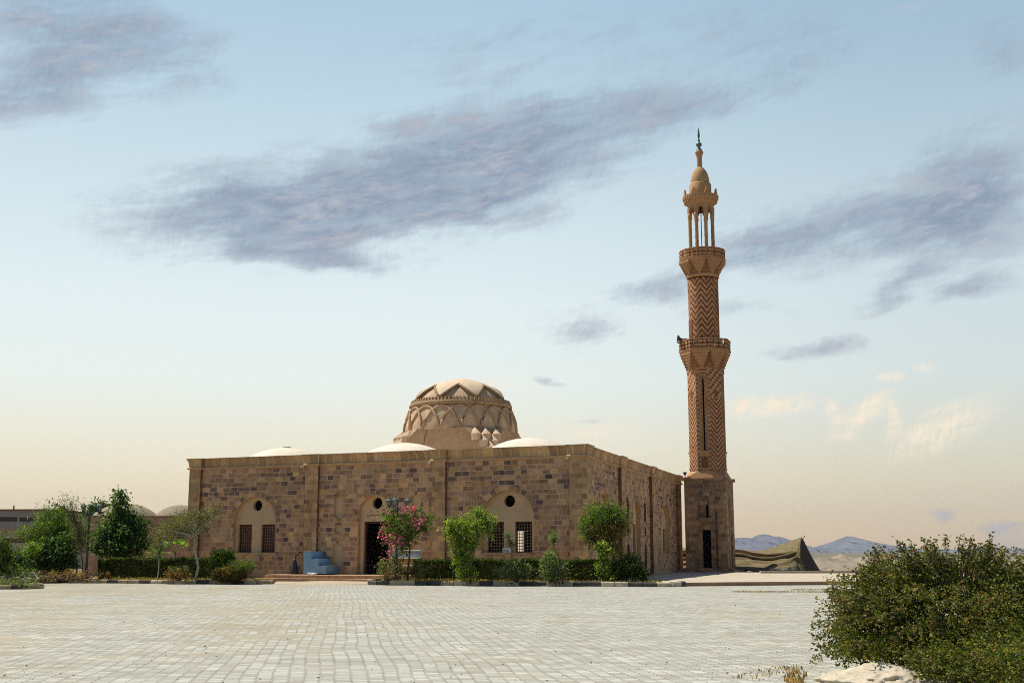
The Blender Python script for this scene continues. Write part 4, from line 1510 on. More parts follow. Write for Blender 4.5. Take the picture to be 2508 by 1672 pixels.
# small floodlight on the base corner
fx = MX - mu * 1.5 + mn * 1.5
fl_ = empty('floodlight', (fx.x, fx.y, 7.14), 'small dark floodlight standing on the corner ledge of the minaret base', 'floodlight')
q = MB((fx.x, fx.y, 7.14), mu)
q.lathe([(0.07, 0.0), (0.04, 0.02), (0.035, 0.22), (0.0, 0.24)], 10, 0, (0, 0))
q.build('post', m_black, fl_)
q = MB((fx.x, fx.y, 7.14), mu)
q.hull([(-.06, -.05, .2), (.06, -.05, .2), (-.06, .05, .2), (.06, .05, .2), (-.15, -.09, .42), (.15, -.09, .42), (-.15, .09, .42), (.15, .09, .42)])
q.build('lamp_head', m_black, fl_)

# ------------------------------------------------------------------ things by the entrance
def F_at(s, d, z=0.0):
    p = A + uf * s + nf * d
    return Vector((p.x, p.y, z))


# sightings onto the facade plane
def on_front(px, d=0.0):
    r = ray(px, 1352)
    # intersect with the line A + uf*s + nf*d
    o = A + nf * d
    n = nf
    t = o.dot(n) / Vector((r.x, r.y)).dot(n)
    p = Vector((r.x, r.y)) * t
    return (p - o).dot(uf)


s0 = on_front(744, 1.35)
bs = empty('step_block', F_at(s0, 0.7, 0.345), 'light blue painted block of three steps against the mosque wall', 'steps', None)
Z0 = 0.345
b_ = MB((F_at(s0, 0, Z0).x, F_at(s0, 0, Z0).y, Z0), uf)
run = (0.50, 0.50, 0.50)
hts = (1.27, 0.86, 0.47)
def stair(mb, d0, d1, s_off=0.0):
    pts = [(0 + s_off, 0.06), (1.50, 0.06), (1.50, hts[2]), (1.0, hts[2]), (1.0, hts[1]), (0.5, hts[1]), (0.5, hts[0]), (0 + s_off, hts[0])]
    mb.panel(pts, [], d1); mb.panel(pts, [], d0)
    for i in range(len(pts)):
        q0, q1 = pts[i], pts[(i + 1) % len(pts)]
        mb.face([(q0[0], d0, q0[1]), (q1[0], d0, q1[1]), (q1[0], d1, q1[1]), (q0[0], d1, q0[1])])
stair(b_, 0.05, 1.32)
b_.build('block', m_blue, bs)
for i in range(3):
    t = MB((F_at(s0, 0, Z0).x, F_at(s0, 0, Z0).y, Z0), uf)
    x0 = 0.5 * i
    t.box((x0 - (0.02 if i == 0 else 0), 0.03, hts[i]), (x0 + 0.53, 1.35, hts[i] + 0.035), 0, 0.006)
    t.build('tread', m_blue, bs)
for x, d in ((0.03, 1.26), (1.44, 1.26), (1.44, 0.1), (0.03, 0.1)):
    t = MB((F_at(s0, 0, Z0).x, F_at(s0, 0, Z0).y, Z0), uf)
    t.box((x, d - 0.05, 0), (x + 0.05, d, 0.06))
    t.build('leg', m_blue, bs)

# dark tapering stand with a leaning neck left of the block
s1 = on_front(722, 0.5)
ks = empty('metal_stand', F_at(s1, 0.5, 0.345), 'dark tapering metal stand with bent neck leaning beside the blue steps', 'stand')
k_ = MB(tuple(F_at(s1, 0.5, 0.345)), uf)
k_.lathe([(0.25, 0.0), (0.26, 0.1), (0.24, 0.2), (0.17, 0.5), (0.10, 0.78), (0.05, 0.9), (0, 0.9)], 14, 0, (0, 0))
k_.build('body', m_black, ks)
k_ = MB(tuple(F_at(s1, 0.5, 0.345)), uf)
k_.tube([(0.0, 0, 0.86), (0.04, -0.02, 1.0), (0.14, -0.08, 1.15), (0.24, -0.15, 1.27)], [0.05, 0.045, 0.045, 0.05], 10)
k_.tube([(0.22, -0.14, 1.24), (0.28, -0.17, 1.32)], [0.06, 0.075], 10)
k_.build('neck', m_wood, ks)

# crumpled pale rag on the platform edge
rg_ = MB(tuple(F_at(on_front(763, 2.0), 2.0, 0.345)), uf)
rr_ = random.Random(5)
for cx, cy, w in ((-0.05, 0, 0.18), (0.12, 0.02, 0.14), (0.30, -0.03, 0.10)):
    rg_.hull([(cx + w * rr_.uniform(-1, 1), cy + w * .8 * rr_.uniform(-1, 1), rr_.uniform(0, 0.14)) for _ in range(14)] + [(cx - w, cy, 0), (cx + w, cy, 0)])
tag(rg_.build('rag', m_whitepaint), 'crumpled pale rag lying on the platform edge before the blue steps', 'rag')

# bench with boarded back behind the bougainvillea
sbx = (at(958, 1352, 63.2), at(1031, 1352, 62.0))
bu = (Vector(sbx[1].xy) - Vector(sbx[0].xy)); bw_ = bu.length; bu.normalize()
bn = empty('bench', (sbx[0].x, sbx[0].y, 0.17), 'white framed bench with grey and ochre back boards behind the bougainvillea', 'bench')
def bpart(name, mat, *boxes):
    mb = MB((sbx[0].x, sbx[0].y, 0.17), bu)
    for a, b in boxes:
        mb.box(a, b, 0, 0.004)
    return mb.build(name, mat, bn)
bpart('frame', m_whitepaint, ((0, 0, 1.50), (bw_, 0.05, 1.55)), ((0, 0, 1.12), (bw_, 0.05, 1.16)), ((0, 0, 0.74), (bw_, 0.05, 0.79)))
bpart('back_board', m_greyboard, ((0.05, 0.01, 1.165), (bw_ - 0.05, 0.035, 1.495)))
bpart('back_board', m_ochre, ((0.05, 0.01, 0.80), (bw_ - 0.05, 0.035, 1.11)))
bpart('seat', m_ochre, ((0.0, 0.0, 0.55), (bw_, 0.5, 0.6)))
for x, d in ((0, -0.045), (bw_ - 0.05, -0.045), (0, 0.45), (bw_ - 0.05, 0.45)):
    bpart('leg', m_whitepaint, ((x, d, 0), (x + 0.05, d + 0.04, 1.55 if d < 0 else 0.54)))

# white board standing on the right window sill
ws = on_front(1241, 0.0)
wb = MB((F_at(ws, 0, 1.575).x, F_at(ws, 0, 1.575).y, 1.575), uf)
wb.box((-0.27, -0.10, 0.0), (0.27, -0.06, 0.27), 0, 0.01)
wb.box((-0.22, -0.06, 0.05), (0.10, -0.055, 0.2), 1)
tag(wb.build('board', [m_whitepaint, m_greyboard]), 'small white board standing on the sill between the grilled windows', 'board')


# ------------------------------------------------------------------ lamp posts
def lamp_post(x, y, zb, h, angs, label, arm=0.56):
    root = empty('lamp_post', (x, y, zb), label, 'lamp post', 'green lamp posts')
    p = MB((x, y, zb), (1, 0))
    p.lathe([(0.16, 0), (0.16, 0.12), (0.10, 0.2), (0.09, 0.7), (0.065, 0.8), (0.055, h - 0.75), (0.08, h - 0.72), (0.08, h - 0.6), (0.05, h - 0.55), (0.05, h - 0.40), (0.09, h - 0.33), (0.05, h - 0.24), (0.0, h - 0.12)], 14, 0, (0, 0))
    p.build('pole', m_green, root)
    for i, a in enumerate(angs):
        dx, dy = math.sin(a), math.cos(a)
        ar = MB((x, y, zb), (dx, dy))
        ar.tube([(0.04, 0, h - 0.68), (0.22, 0, h - 0.80), (0.42, 0, h - 0.78), (arm - 0.02, 0, h - 0.66), (arm, 0, h - 0.55)], 0.022, 7)
        ar.tube([(0.05, 0, h - 0.5), (0.16, 0, h - 0.52), (0.24, 0, h - 0.62), (0.18, 0, h - 0.70)], 0.014, 6)
        aro = ar.build('arm', m_green, root)
        lx, ly = x + dx * arm, y + dy * arm
        zl = zb + h - 0.56
        K = 0.74
        ln_ = MB((lx, ly, zl), (1, 0))
        ln_.lathe([(r0 * K, z0 * K) for r0, z0 in [(0.05, -0.04), (0.10, 0.0), (0.10, 0.03), (0.03, 0.04)]], 8, 0, (0, 0), False)
        for k in range(6):
            t = k * PI / 3
            ln_.tube([(K * 0.095 * math.cos(t), K * 0.095 * math.sin(t), K * 0.03), (K * 0.185 * math.cos(t), K * 0.185 * math.sin(t), K * 0.40)], 0.011, 5)
        ln_.build('lantern_frame', m_green, root)
        gl = MB((lx, ly, zl), (1, 0))
        gl.lathe([(r0 * K, z0 * K) for r0, z0 in [(0.0, 0.04), (0.085, 0.04), (0.17, 0.39), (0.0, 0.39)]], 6, 0, (0, 0), False)
        gl.build('lantern_glass', m_glass, root)
        cpn = MB((lx, ly, zl), (1, 0))
        cpn.lathe([(r0 * K, z0 * K) for r0, z0 in [(0.18, 0.385), (0.255, 0.39), (0.24, 0.425), (0.15, 0.48), (0.10, 0.56), (0.05, 0.59), (0.045, 0.62), (0.02, 0.66), (0.012, 0.72), (0.0, 0.74)]], 12, 0, (0, 0))
        cpn.build('lantern_cap', m_teal, root)
    return root


lp = at(971, 1352, 60.6)
ztop = at(971, 1213, 60.6).z
lamp_post(lp.x, lp.y, 0.17, ztop - 0.17, [rad(66), rad(186), rad(-54)], 'dark green lamp post with three lanterns rising through the pink bougainvillea')
lp = at(214, 1352, 65.5)
ztop = at(214, 1227, 65.5).z
lamp_post(lp.x, lp.y, 0.12, ztop - 0.12, [rad(-60), rad(78), rad(40)], 'dark green lamp post on the left beside the feathery trees', arm=0.52)

# ------------------------------------------------------------------ vegetation
def leaves_mesh(name, cen, axis, side, L, Wd, mat, parent=None, fold=0.18):
    """one four-cornered leaf per row of the arrays"""
    n = len(cen)
    off = np.array(wloc(parent)) if parent is not None else np.zeros(3)
    nrm = np.cross(axis, side)
    base = cen - off
    v = np.empty((n, 4, 3))
    v[:, 0] = base - axis * (L * 0.5)[:, None]
    mid = base - axis * (L * 0.02)[:, None] - nrm * (Wd * fold)[:, None]
    v[:, 1] = mid + side * (Wd * 0.5)[:, None]
    v[:, 2] = base + axis * (L * 0.5)[:, None]
    v[:, 3] = mid - side * (Wd * 0.5)[:, None]
    me = bpy.data.meshes.new(name)
    me.vertices.add(n * 4)
    me.vertices.foreach_set('co', v.reshape(-1).astype(np.float32))
    me.loops.add(n * 4)
    me.loops.foreach_set('vertex_index', np.arange(n * 4, dtype=np.int32))
    me.polygons.add(n)
    me.polygons.foreach_set('loop_start', np.arange(0, n * 4, 4, dtype=np.int32))
    me.polygons.foreach_set('loop_total', np.full(n, 4, dtype=np.int32))
    me.update(calc_edges=True)
    me.materials.append(mat)
    o = bpy.data.objects.new(name, me)
    col.objects.link(o)
    if parent is not None:
        o.parent = parent
    return o


def unit(a):
    return a / np.maximum(1e-9, np.linalg.norm(a, axis=1))[:, None]


def scatter(blobs, n, clump, per, L, asp, droop, seed, shell=0.55, out=0.6, lvar=0.4, flat=1.0, dirbias=None, wild=True):
    """leaf positions in clumps spread through ellipsoids: (cx,cy,cz,rx,ry,rz,weight)"""
    r = np.random.default_rng(seed)
    B_ = np.array([b[:6] for b in blobs], float)
    w = np.array([(b[6] if len(b) > 6 else b[3] * b[5]) for b in blobs], float)
    w /= w.sum()
    nc = max(1, n // per)
    bi = r.choice(len(blobs), nc, p=w)
    d = unit(r.normal(size=(nc, 3)))
    rad_ = shell + (1 - shell) * r.random(nc) ** 0.7
    rad_ = np.where(r.random(nc) < 0.25, r.random(nc) ** 0.5, rad_)
    rad_ *= np.where(r.random(nc) < 0.16, r.uniform(1.1, 1.42, nc), r.uniform(0.72, 1.08, nc)) if shell < 0.7 and wild else r.uniform(0.9, 1.05, nc)
    cc_ = B_[bi, :3] + d * rad_[:, None] * B_[bi, 3:6]
    ci = np.repeat(np.arange(nc), per)
    m = len(ci)
    cs = clump * r.uniform(0.5, 1.4, nc)
    pos = cc_[ci] + r.normal(size=(m, 3)) * cs[ci][:, None] * np.array([1, 1, flat])
    outd = unit(d[ci] * 0.7 + (pos - cc_[ci]) / (clump + 1e-6) * 0.5)
    ax = unit(outd * out + r.normal(size=(m, 3)) * 0.55 + np.array([0, 0, -droop]) + (np.array(dirbias) if dirbias is not None else 0))
    sd = unit(np.cross(ax, r.normal(size=(m, 3))))
    Ls = L * r.uniform(1 - lvar, 1 + lvar, m)
    return pos, ax, sd, Ls, Ls * asp, cc_


def pxblob(px, py, rx, ry, D, dd=0.0, deep=0.9, w=None):
    c = at(px, py, D + dd)
    k = (D + dd) / 2940.0
    b = [c.x, c.y, c.z, rx * k, rx * k * deep, ry * k]
    return tuple(b + ([w] if w else [rx * ry]))


def limbs(mb, base, fork, targets, r0, seed=0, seg=6, wig=0.06):
    r = random.Random(seed)
    base, fork = Vector(base), Vector(fork)
    for t in targets:
        t = Vector(t)
        ps = []
        for i in range(5):
            q = i / 4
            p = fork.lerp(t, q)
            p += Vector((r.uniform(-1, 1), r.uniform(-1, 1), r.uniform(-.5, 1) * (1 - q))) * wig * (t - fork).length * math.sin(PI * q)
            ps.append(p)
        mb.tube(ps, [r0 * (1 - 0.8 * i / 4) for i in range(5)], seg, cap=False)


def plant(name, label, cat, D, blobs, n, mat, trunk=None, group=None, zb=0.16, clump=0.16, per=14, L=0.13, asp=0.42, droop=0.1, seed=1, shell=0.55,
          r0=0.05, bark=None, nl=14, extra=(), crown='crown', out=0.6, flat=1.0, tseg=6):
    """trunk: photo sightings from the ground up; the last is the fork the limbs leave from"""
    if trunk:
        b = at(trunk[0][0], 1352, D)
    else:
        b = Vector((sum(q[0] for q in blobs) / len(blobs), D, 0))
    root = empty(name, (b.x, b.y, zb), label, cat, group)
    if shell < 0.7:
        clump, per, L, n = clump * 1.05, int(per * 1.9), L * 1.2, int(n * 0.88)
    wb_ = [pxblob(*q[:4], D, *(q[4:])) for q in blobs]
    pos, ax, sd, Ls, Ws, cc_ = scatter(wb_, n, clump, per, L, asp, droop, seed, shell, out, flat=flat)
    leaves_mesh(crown, pos, ax, sd, Ls, Ws, mat, root)
    for (nm, bl, nn, mt, LL, aa, cl) in extra:
        w2 = [pxblob(*q[:4], D, *(q[4:])) for q in bl]
        p2, a2, s2, L2, W2, _ = scatter(w2, nn, cl, 6 if nn < 400 else per, LL, aa, droop, seed + 11, shell, out)
        leaves_mesh(nm, p2, a2, s2, L2, W2, mt, root)
    tb = MB(n=(0, 1))
    r = random.Random(seed)
    if trunk:
        tp = [Vector((b.x, b.y, zb - 0.05))] + [at(x, y, D + r.uniform(-.1, .1)) for x, y in trunk[1:]]
        rs = [r0 * (1 - 0.45 * i / max(1, len(tp) - 1)) for i in range(len(tp))]
        tb.tube(tp, rs, 8)
        fork = tp[-1]
    else:
        fork = Vector((b.x, b.y, zb))
        c0 = wb_[0]
        fork = Vector((c0[0], c0[1], zb))
    idx = list(range(len(cc_))); r.shuffle(idx)
    limbs(tb, fork, fork, [cc_[i] for i in idx[:nl]], r0 * 0.5, seed)
    tb.build('trunk' if trunk else 'stems', bark or m_bark, root)
    return root


def hedge(label, x0, D0, x1, D1, depth, z0, z1, n, mat, seed, group=None, lump=0.12):
    """clipped hedge between two ground points"""
    a = Vector((x0, D0)); b = Vector((x1, D1))
    u = (b - a).normalized(); n2 = Vector((-u.y, u.x)); L = (b - a).length
    r = np.random.default_rng(seed)
    root = empty('hedge', (*(a.lerp(b, 0.5)), z0), label, 'hedge', group)
    m = n
    s = r.random(m) * L
    # mostly near the outer skin
    face = r.random(m)
    d = r.random(m) * depth
    z = z0 + r.random(m) * (z1 - z0)
    k = face < 0.42; d = np.where(k, np.abs(r.normal(0, 0.07, m)), d)
    k = (face >= 0.42) & (face < 0.75); z = np.where(k, z1 - np.abs(r.normal(0, 0.07, m)), z)
    k = (face >= 0.75) & (face < 0.82); s = np.where(k, r.random(m) * 0.15, s)
    k = (face >= 0.82) & (face < 0.89); s = np.where(k, L - r.random(m) * 0.15, s)
    lum = (np.sin(s * 1.7 + seed) + np.sin(s * 4.1 + z * 5 + seed) * 0.6 + np.sin(s * 9.3 + d * 7) * 0.35) * lump * 0.5
    d = d + lum - 0.02
    z = z + lum * 0.7 + r.normal(0, 0.035, m)
    pos = np.stack([a.x + u.x * s + n2.x * d, a.y + u.y * s + n2.y * d, z], 1)
    o = np.stack([-n2.x * np.ones(m) * 0.3, -n2.y * np.ones(m) * 0.3, 0.5 * np.ones(m)], 1)
    ax = unit(o + r.normal(size=(m, 3)) * 0.8)
    sd = unit(np.cross(ax, r.normal(size=(m, 3))))
    Ls = 0.095 * r.uniform(0.6, 1.5, m)
    leaves_mesh('foliage', pos, ax, sd, Ls, Ls * 0.55, mat, root)
    st_ = MB((a.x, a.y, 0), u)
    rr = random.Random(seed)
    for i in range(int(L / 0.3)):
        x = 0.15 + i * 0.3 + rr.uniform(-.08, .08)
        y = -depth * rr.uniform(0.35, 0.65)
        for q in range(3):
            st_.tube([(x, y, z0 - .05), (x + rr.uniform(-.1, .1), y + rr.uniform(-.1, .1), (z0 + z1) / 2), (x + rr.uniform(-.3, .3), y + rr.uniform(-.25, .25), z1 - 0.1)], [.018, .014, .006], 4, cap=False)
    st_.build('stems', m_bark, root)
    return root


# --- right bed
def xk(px, D):
    return at(px, 1352, D).x


hedge('long low clipped green hedge behind the black and cream kerb', xk(1012, 61.8), 61.8, xk(1478, 58.4), 58.4, 1.1, 0.17, 1.22, 36000, L_hedge, 3, 'clipped hedges before the mosque')

bg = plant('bougainvillea', 'bougainvillea bush with bright pink flowers climbing round the lamp post', 'bougainvillea', 60.4,
           [(985, 1285, 52, 34), (952, 1270, 26, 28), (1010, 1265, 30, 24), (1000, 1310, 35, 28), (1040, 1285, 26, 14), (960, 1310, 24, 30), (1050, 1272, 14, 10), (985, 1340, 26, 18), (972, 1375, 16, 12)], 2700, L_mid,
           trunk=[(999, 1412), (1000, 1385), (1004, 1350), (1000, 1325)], clump=0.14, per=10, L=0.115, asp=0.55, seed=5, r0=0.06, nl=60, shell=0.35,
           extra=[('blossoms', [(940, 1265, 13, 12), (942, 1300, 12, 16), (975, 1245, 14, 12, -.5), (996, 1250, 16, 10, -.6), (1018, 1243, 10, 8), (1032, 1268, 14, 12), (950, 1315, 14, 14, -.4), (975, 1330, 16, 16, -.6), (1050, 1292, 12, 6), (1066, 1300, 9, 6), (968, 1318, 10, 10), (935, 1310, 7, 9), (953, 1351, 9, 7), (1030, 1288, 16, 12, -.4), (946, 1375, 6, 6)], 520, L_flower, 0.10, 0.8, 0.13)])
plant('flowering_shrub', 'straggly dry shrub at the foot of the bougainvillea', 'shrub', 60.0,
      [(945, 1398, 20, 20), (975, 1392, 26, 22), (1005, 1402, 22, 16), (1032, 1400, 18, 14), (935, 1385, 10, 14), (1020, 1385, 10, 8)], 1900, L_olive, clump=0.13, per=9, L=0.10, asp=0.4, seed=6, r0=0.025, nl=40, shell=0.3,
      extra=[('dry_leaves', [(970, 1405, 36, 12), (1020, 1405, 22, 12)], 700, L_dry, 0.10, 0.3, 0.15)])
plant('oleander_tree', 'light green oleander tree with leafy stem right of the bougainvillea', 'tree', 58.9,
      [(1148, 1288, 48, 24), (1110, 1292, 26, 18), (1182, 1268, 26, 20), (1196, 1288, 16, 22), (1100, 1302, 16, 10), (1140, 1316, 30, 10), (1172, 1252, 12, 9), (1132, 1345, 13, 20), (1135, 1380, 15, 28), (1140, 1405, 22, 15), (1125, 1330, 20, 16), (1160, 1330, 16, 14), (1128, 1365, 18, 22)], 8600, L_light,
      trunk=[(1152, 1418), (1153, 1390), (1160, 1355), (1166, 1322)], clump=0.15, per=14, L=0.15, asp=0.26, seed=7, r0=0.05, nl=30, droop=0.05, shell=0.4)
plant('oleander_shrub', 'grey green oleander shrub before the hedge under the grilled windows', 'shrub', 58.3,
      [(1268, 1396, 24, 20), (1232, 1404, 22, 14), (1290, 1402, 10, 14)], 1700, L_grey, clump=0.14, per=12, L=0.17, asp=0.2, seed=8, r0=0.025, nl=30, droop=-0.25, shell=0.3)
plant('oleander_shrub', 'tall pale oleander shrub at the foot of the leaning sapling', 'shrub', 57.9,
      [(1350, 1385, 24, 24), (1345, 1362, 14, 14), (1362, 1404, 24, 13), (1340, 1402, 16, 14), (1376, 1390, 10, 12)], 2600, L_grey, clump=0.14, per=12, L=0.17, asp=0.2, seed=9, r0=0.025, nl=34, droop=-0.25, shell=0.3)
plant('sapling', 'straight slim sapling with small round head before the grilled windows', 'sapling', 58.5,
      [(1247, 1320, 11, 15), (1243, 1310, 8, 8), (1252, 1328, 8, 9)], 420, L_grey, trunk=[(1254, 1400), (1254, 1370), (1253, 1345), (1250, 1328)], clump=0.08, per=8, L=0.13, asp=0.2, seed=10, r0=0.03, nl=10, group='saplings standing in the hedge')
plant('sapling', 'leaning slim sapling with bent stem right of the grilled windows', 'sapling', 57.9,
      [(1354, 1318, 11, 15), (1352, 1305, 7, 8), (1358, 1328, 9, 9)], 420, L_grey, trunk=[(1378, 1416), (1376, 1395), (1370, 1368), (1360, 1345), (1356, 1330)], clump=0.08, per=8, L=0.13, asp=0.2, seed=11, r0=0.035, nl=10, group='saplings standing in the hedge')
plant('round_tree', 'round headed tree with half withered brown crown at the mosque corner', 'tree', 59.3,
      [(1478, 1272, 46, 34), (1440, 1288, 28, 30), (1515, 1268, 28, 28), (1455, 1255, 28, 20), (1500, 1250, 24, 16), (1448, 1315, 24, 16)], 6500, L_mid,
      trunk=[(1500, 1415), (1502, 1385), (1504, 1355), (1496, 1325)], clump=0.15, per=14, L=0.12, asp=0.3, seed=12, r0=0.09, nl=36, shell=0.45,
      extra=[('withered_leaves', [(1490, 1300, 42, 28, -.3), (1515, 1295, 26, 26), (1470, 1325, 32, 14), (1505, 1335, 22, 18), (1505, 1355, 10, 14), (1530, 1285, 14, 18)], 4600, L_mixbrown, 0.11, 0.3, 0.15)])
plant('ivy_bush', 'bright green bush climbing the stem of the round headed tree', 'bush', 58.3,
      [(1480, 1350, 17, 18), (1478, 1385, 18, 24), (1490, 1408, 20, 14), (1470, 1340, 10, 10)], 2300, L_light, clump=0.12, per=12, L=0.12, asp=0.45, seed=13, r0=0.03, nl=20, shell=0.4)
plant('round_bush', 'dark round bush at the right end of the hedge', 'bush', 58.6,
      [(1530, 1390, 40, 30), (1548, 1372, 20, 16), (1560, 1400, 20, 20), (1515, 1402, 28, 18), (1580, 1412, 12, 8)], 5200, L_hedge, clump=0.13, per=14, L=0.12, asp=0.4, seed=14, r0=0.04, nl=26, shell=0.5)
# --- left bed
hedge('shorter dark hedge behind the worn kerb on the left', xk(243, 67.0), 67.0, xk(520, 64.3), 64.3, 1.2, 0.13, 1.25, 26000, L_hedge, 17, 'clipped hedges before the mosque')
plant('topiary_bush', 'clipped green mushroom shaped bush at the end of the left hedge', 'bush', 62.3,
      [(545, 1366, 36, 21, 0, 0.9, 4), (545, 1372, 30, 18), (545, 1358, 28, 12), (530, 1395, 16, 22)], 9500, L_mid, clump=0.06, per=10, L=0.085, asp=0.5, seed=20, r0=0.05, nl=20, shell=0.86)
plant('topiary_bush', 'low clipped bush turning brown at the rounded kerb end', 'bush', 61.5,
      [(590, 1397, 36, 24, 0, 0.9, 4), (570, 1404, 34, 18), (545, 1405, 24, 16)], 10000, L_mixbrown, clump=0.06, per=10, L=0.085, asp=0.5, seed=21, r0=0.05, nl=20, shell=0.86,
      extra=[('green_tops', [(592, 1382, 30, 9), (606, 1388, 20, 8)], 1500, L_mid, 0.08, 0.5, 0.08)])
plant('thorn_tree', 'open crowned tree with pale bent trunk at the mosque corner', 'tree', 62.6,
      [(420, 1290, 38, 24), (455, 1270, 40, 20), (395, 1310, 28, 20), (490, 1270, 28, 18), (440, 1310, 34, 18), (520, 1262, 22, 14), (385, 1335, 22, 20), (470, 1300, 28, 16), (540, 1252, 10, 9), (500, 1290, 18, 12)], 6500, L_olive,
      trunk=[(480, 1413), (486, 1390), (482, 1365), (476, 1345), (478, 1325), (476, 1312)], clump=0.15, per=9, L=0.085, asp=0.35, seed=22, r0=0.075, bark=m_palebark, nl=22, shell=0.25)
plant('ficus_tree', 'dense dark green pointed tree before the domed annex', 'tree', 68.5,
      [(298, 1312, 58, 32), (296, 1276, 32, 30), (295, 1240, 14, 24), (258, 1308, 30, 26), (338, 1300, 26, 34), (296, 1340, 58, 22), (262, 1338, 24, 18), (335, 1335, 28, 22), (294, 1220, 7, 12), (291, 1211, 3, 7), (318, 1272, 14, 16)], 11000, L_dark,
      trunk=[(302, 1380), (302, 1362), (300, 1330), (298, 1290)], clump=0.22, per=18, L=0.17, asp=0.45, seed=23, r0=0.11, nl=40, droop=0.25, shell=0.5)
plant('dry_shrub', 'small reddish dry shrub at the foot of the pale trunk', 'shrub', 61.7,
      [(440, 1407, 24, 13), (425, 1404, 16, 12), (458, 1410, 16, 8)], 1300, L_dry, clump=0.11, per=8, L=0.09, asp=0.35, seed=24, r0=0.02, nl=36, shell=0.2,
      extra=[('green_leaves', [(425, 1396, 16, 9), (452, 1393, 12, 7)], 260, L_grey, 0.12, 0.5, 0.1)])
plant('sapling', 'thin stemmed bare sapling before the left hedge', 'sapling', 62.4,
      [(390, 1352, 12, 20), (384, 1340, 10, 10)], 300, L_grey, trunk=[(388, 1414), (389, 1390), (390, 1365), (391, 1345)], clump=0.08, per=6, L=0.10, asp=0.4, seed=25, r0=0.028, bark=m_palebark, nl=14)
# small fan palm behind the hedge
def fan_palm(px, py, D, label, nf_, seed, size, zb):
    b = at(px, 1352, D)
    root = empty('fan_palm', (b.x, b.y, zb), label, 'palm')
    top = at(px, py, D)
    t = MB(n=(0, 1))
    t.tube([(b.x, b.y, zb - .05), (b.x, b.y, (zb + top.z) / 2), (top.x, top.y, top.z)], [0.10, 0.08, 0.05], 8)
    t.build('trunk', m_bark, root)
    r = random.Random(seed)
    for k in range(nf_):
        a = 2 * PI * k / nf_ + r.uniform(-.3, .3)
        el = r.uniform(0.0, 1.1)
        d = Vector((math.cos(a) * math.cos(el), math.sin(a) * math.cos(el), math.sin(el)))
        e = top + d * size * r.uniform(0.5, 0.8)
        f = MB(n=(0, 1))
        f.tube([top, e], [0.014, 0.008], 5, cap=False)
        sd = d.cross(Vector((0, 0, 1))).normalized()
        up_ = sd.cross(d)
        for q in range(11):
            w = (q - 5) / 5
            dd = (d * math.cos(w * 1.2) + sd * math.sin(w * 1.2) - up_ * 0.12 * abs(w)).normalized()
            ln2 = size * 0.62 * (1 - 0.25 * abs(w))
            pr2 = dd.cross(up_).normalized() * 0.03
            m_ = e + dd * ln2 * 0.5
            f.face([e, m_ + pr2, e + dd * ln2 - Vector((0, 0, 0.08 * size)), m_ - pr2])
        f.build('frond', L_palm, root)


fan_palm(428, 1352, 66.5, 'small bright green fan palm between the ficus and the pale trunk', 11, 3, 0.85, 0.13)
fan_palm(378, 1362, 66.8, 'lower young fan palm close beside the dark ficus', 7, 8, 0.55, 0.13)
# --- left group
plant('feathery_tree', 'wide feathery light green tree before the grey building', 'tree', 67.0,
      [(120, 1296, 50, 26), (80, 1304, 36, 18), (150, 1292, 34, 28), (60, 1308, 22, 10), (110, 1262, 26, 16), (180, 1300, 30, 32), (140, 1258, 20, 14), (195, 1320, 18, 24), (95, 1330, 30, 18)], 8500, L_mid,
      trunk=[(192, 1408), (188, 1375), (184, 1345), (178, 1318)], clump=0.2, per=14, L=0.17, asp=0.2, seed=31, r0=0.07, nl=50, droop=0.15, shell=0.3)
plant('wispy_tree', 'wispy nearly bare tree beside the left lamp post', 'tree', 65.0,
      [(175, 1240, 28, 22), (190, 1290, 26, 32), (165, 1225, 18, 10), (200, 1330, 20, 26), (148, 1238, 12, 8)], 1300, L_olive,
      trunk=[(205, 1410), (202, 1375), (196, 1340), (190, 1300)], clump=0.2, per=5, L=0.10, asp=0.3, seed=32, r0=0.04, nl=70, shell=0.2)
plant('leafy_shrub', 'tall dark leafy shrub under the feathery tree', 'shrub', 65.3,
      [(125, 1350, 44, 36), (150, 1372, 32, 36), (105, 1378, 26, 26), (140, 1400, 34, 14), (165, 1335, 14, 30)], 6800, L_dark, clump=0.2, per=14, L=0.17, asp=0.45, seed=33, r0=0.05, nl=30, shell=0.45, droop=0.2)
plant('leafy_shrub', 'bright green young shrub left of the tall dark shrub', 'shrub', 64.2,
      [(72, 1360, 18, 22), (60, 1375, 16, 14), (80, 1345, 12, 12)], 1500, L_light, clump=0.14, per=12, L=0.14, asp=0.4, seed=34, r0=0.03, nl=16, shell=0.4)
plant('dark_tree', 'dark narrow tree tops rising behind the feathery tree', 'tree', 80.0,
      [(148, 1265, 12, 20), (126, 1268, 8, 14), (105, 1278, 10, 12), (150, 1250, 9, 10), (130, 1290, 36, 26)], 2600, L_dark, trunk=[(138, 1395), (138, 1350), (138, 1300)], clump=0.2, per=12, L=0.2, asp=0.4, seed=35, r0=0.1, nl=16)
plant('round_bush', 'olive green round bush cut by the left picture edge', 'bush', 60.5,
      [(4, 1345, 22, 32), (-8, 1360, 34, 44), (14, 1370, 14, 30), (2, 1390, 24, 26)], 4200, L_mid, clump=0.15, per=14, L=0.12, asp=0.4, seed=36, r0=0.06, nl=20, shell=0.5)
plant('leafy_shrub', 'low dark shrubs behind the cut branches on the left', 'shrub', 63.0,
      [(40, 1380, 20, 26), (25, 1395, 22, 20), (52, 1400, 20, 14)], 2600, L_dark, clump=0.18, per=12, L=0.14, asp=0.45, seed=37, r0=0.04, nl=18, shell=0.4)
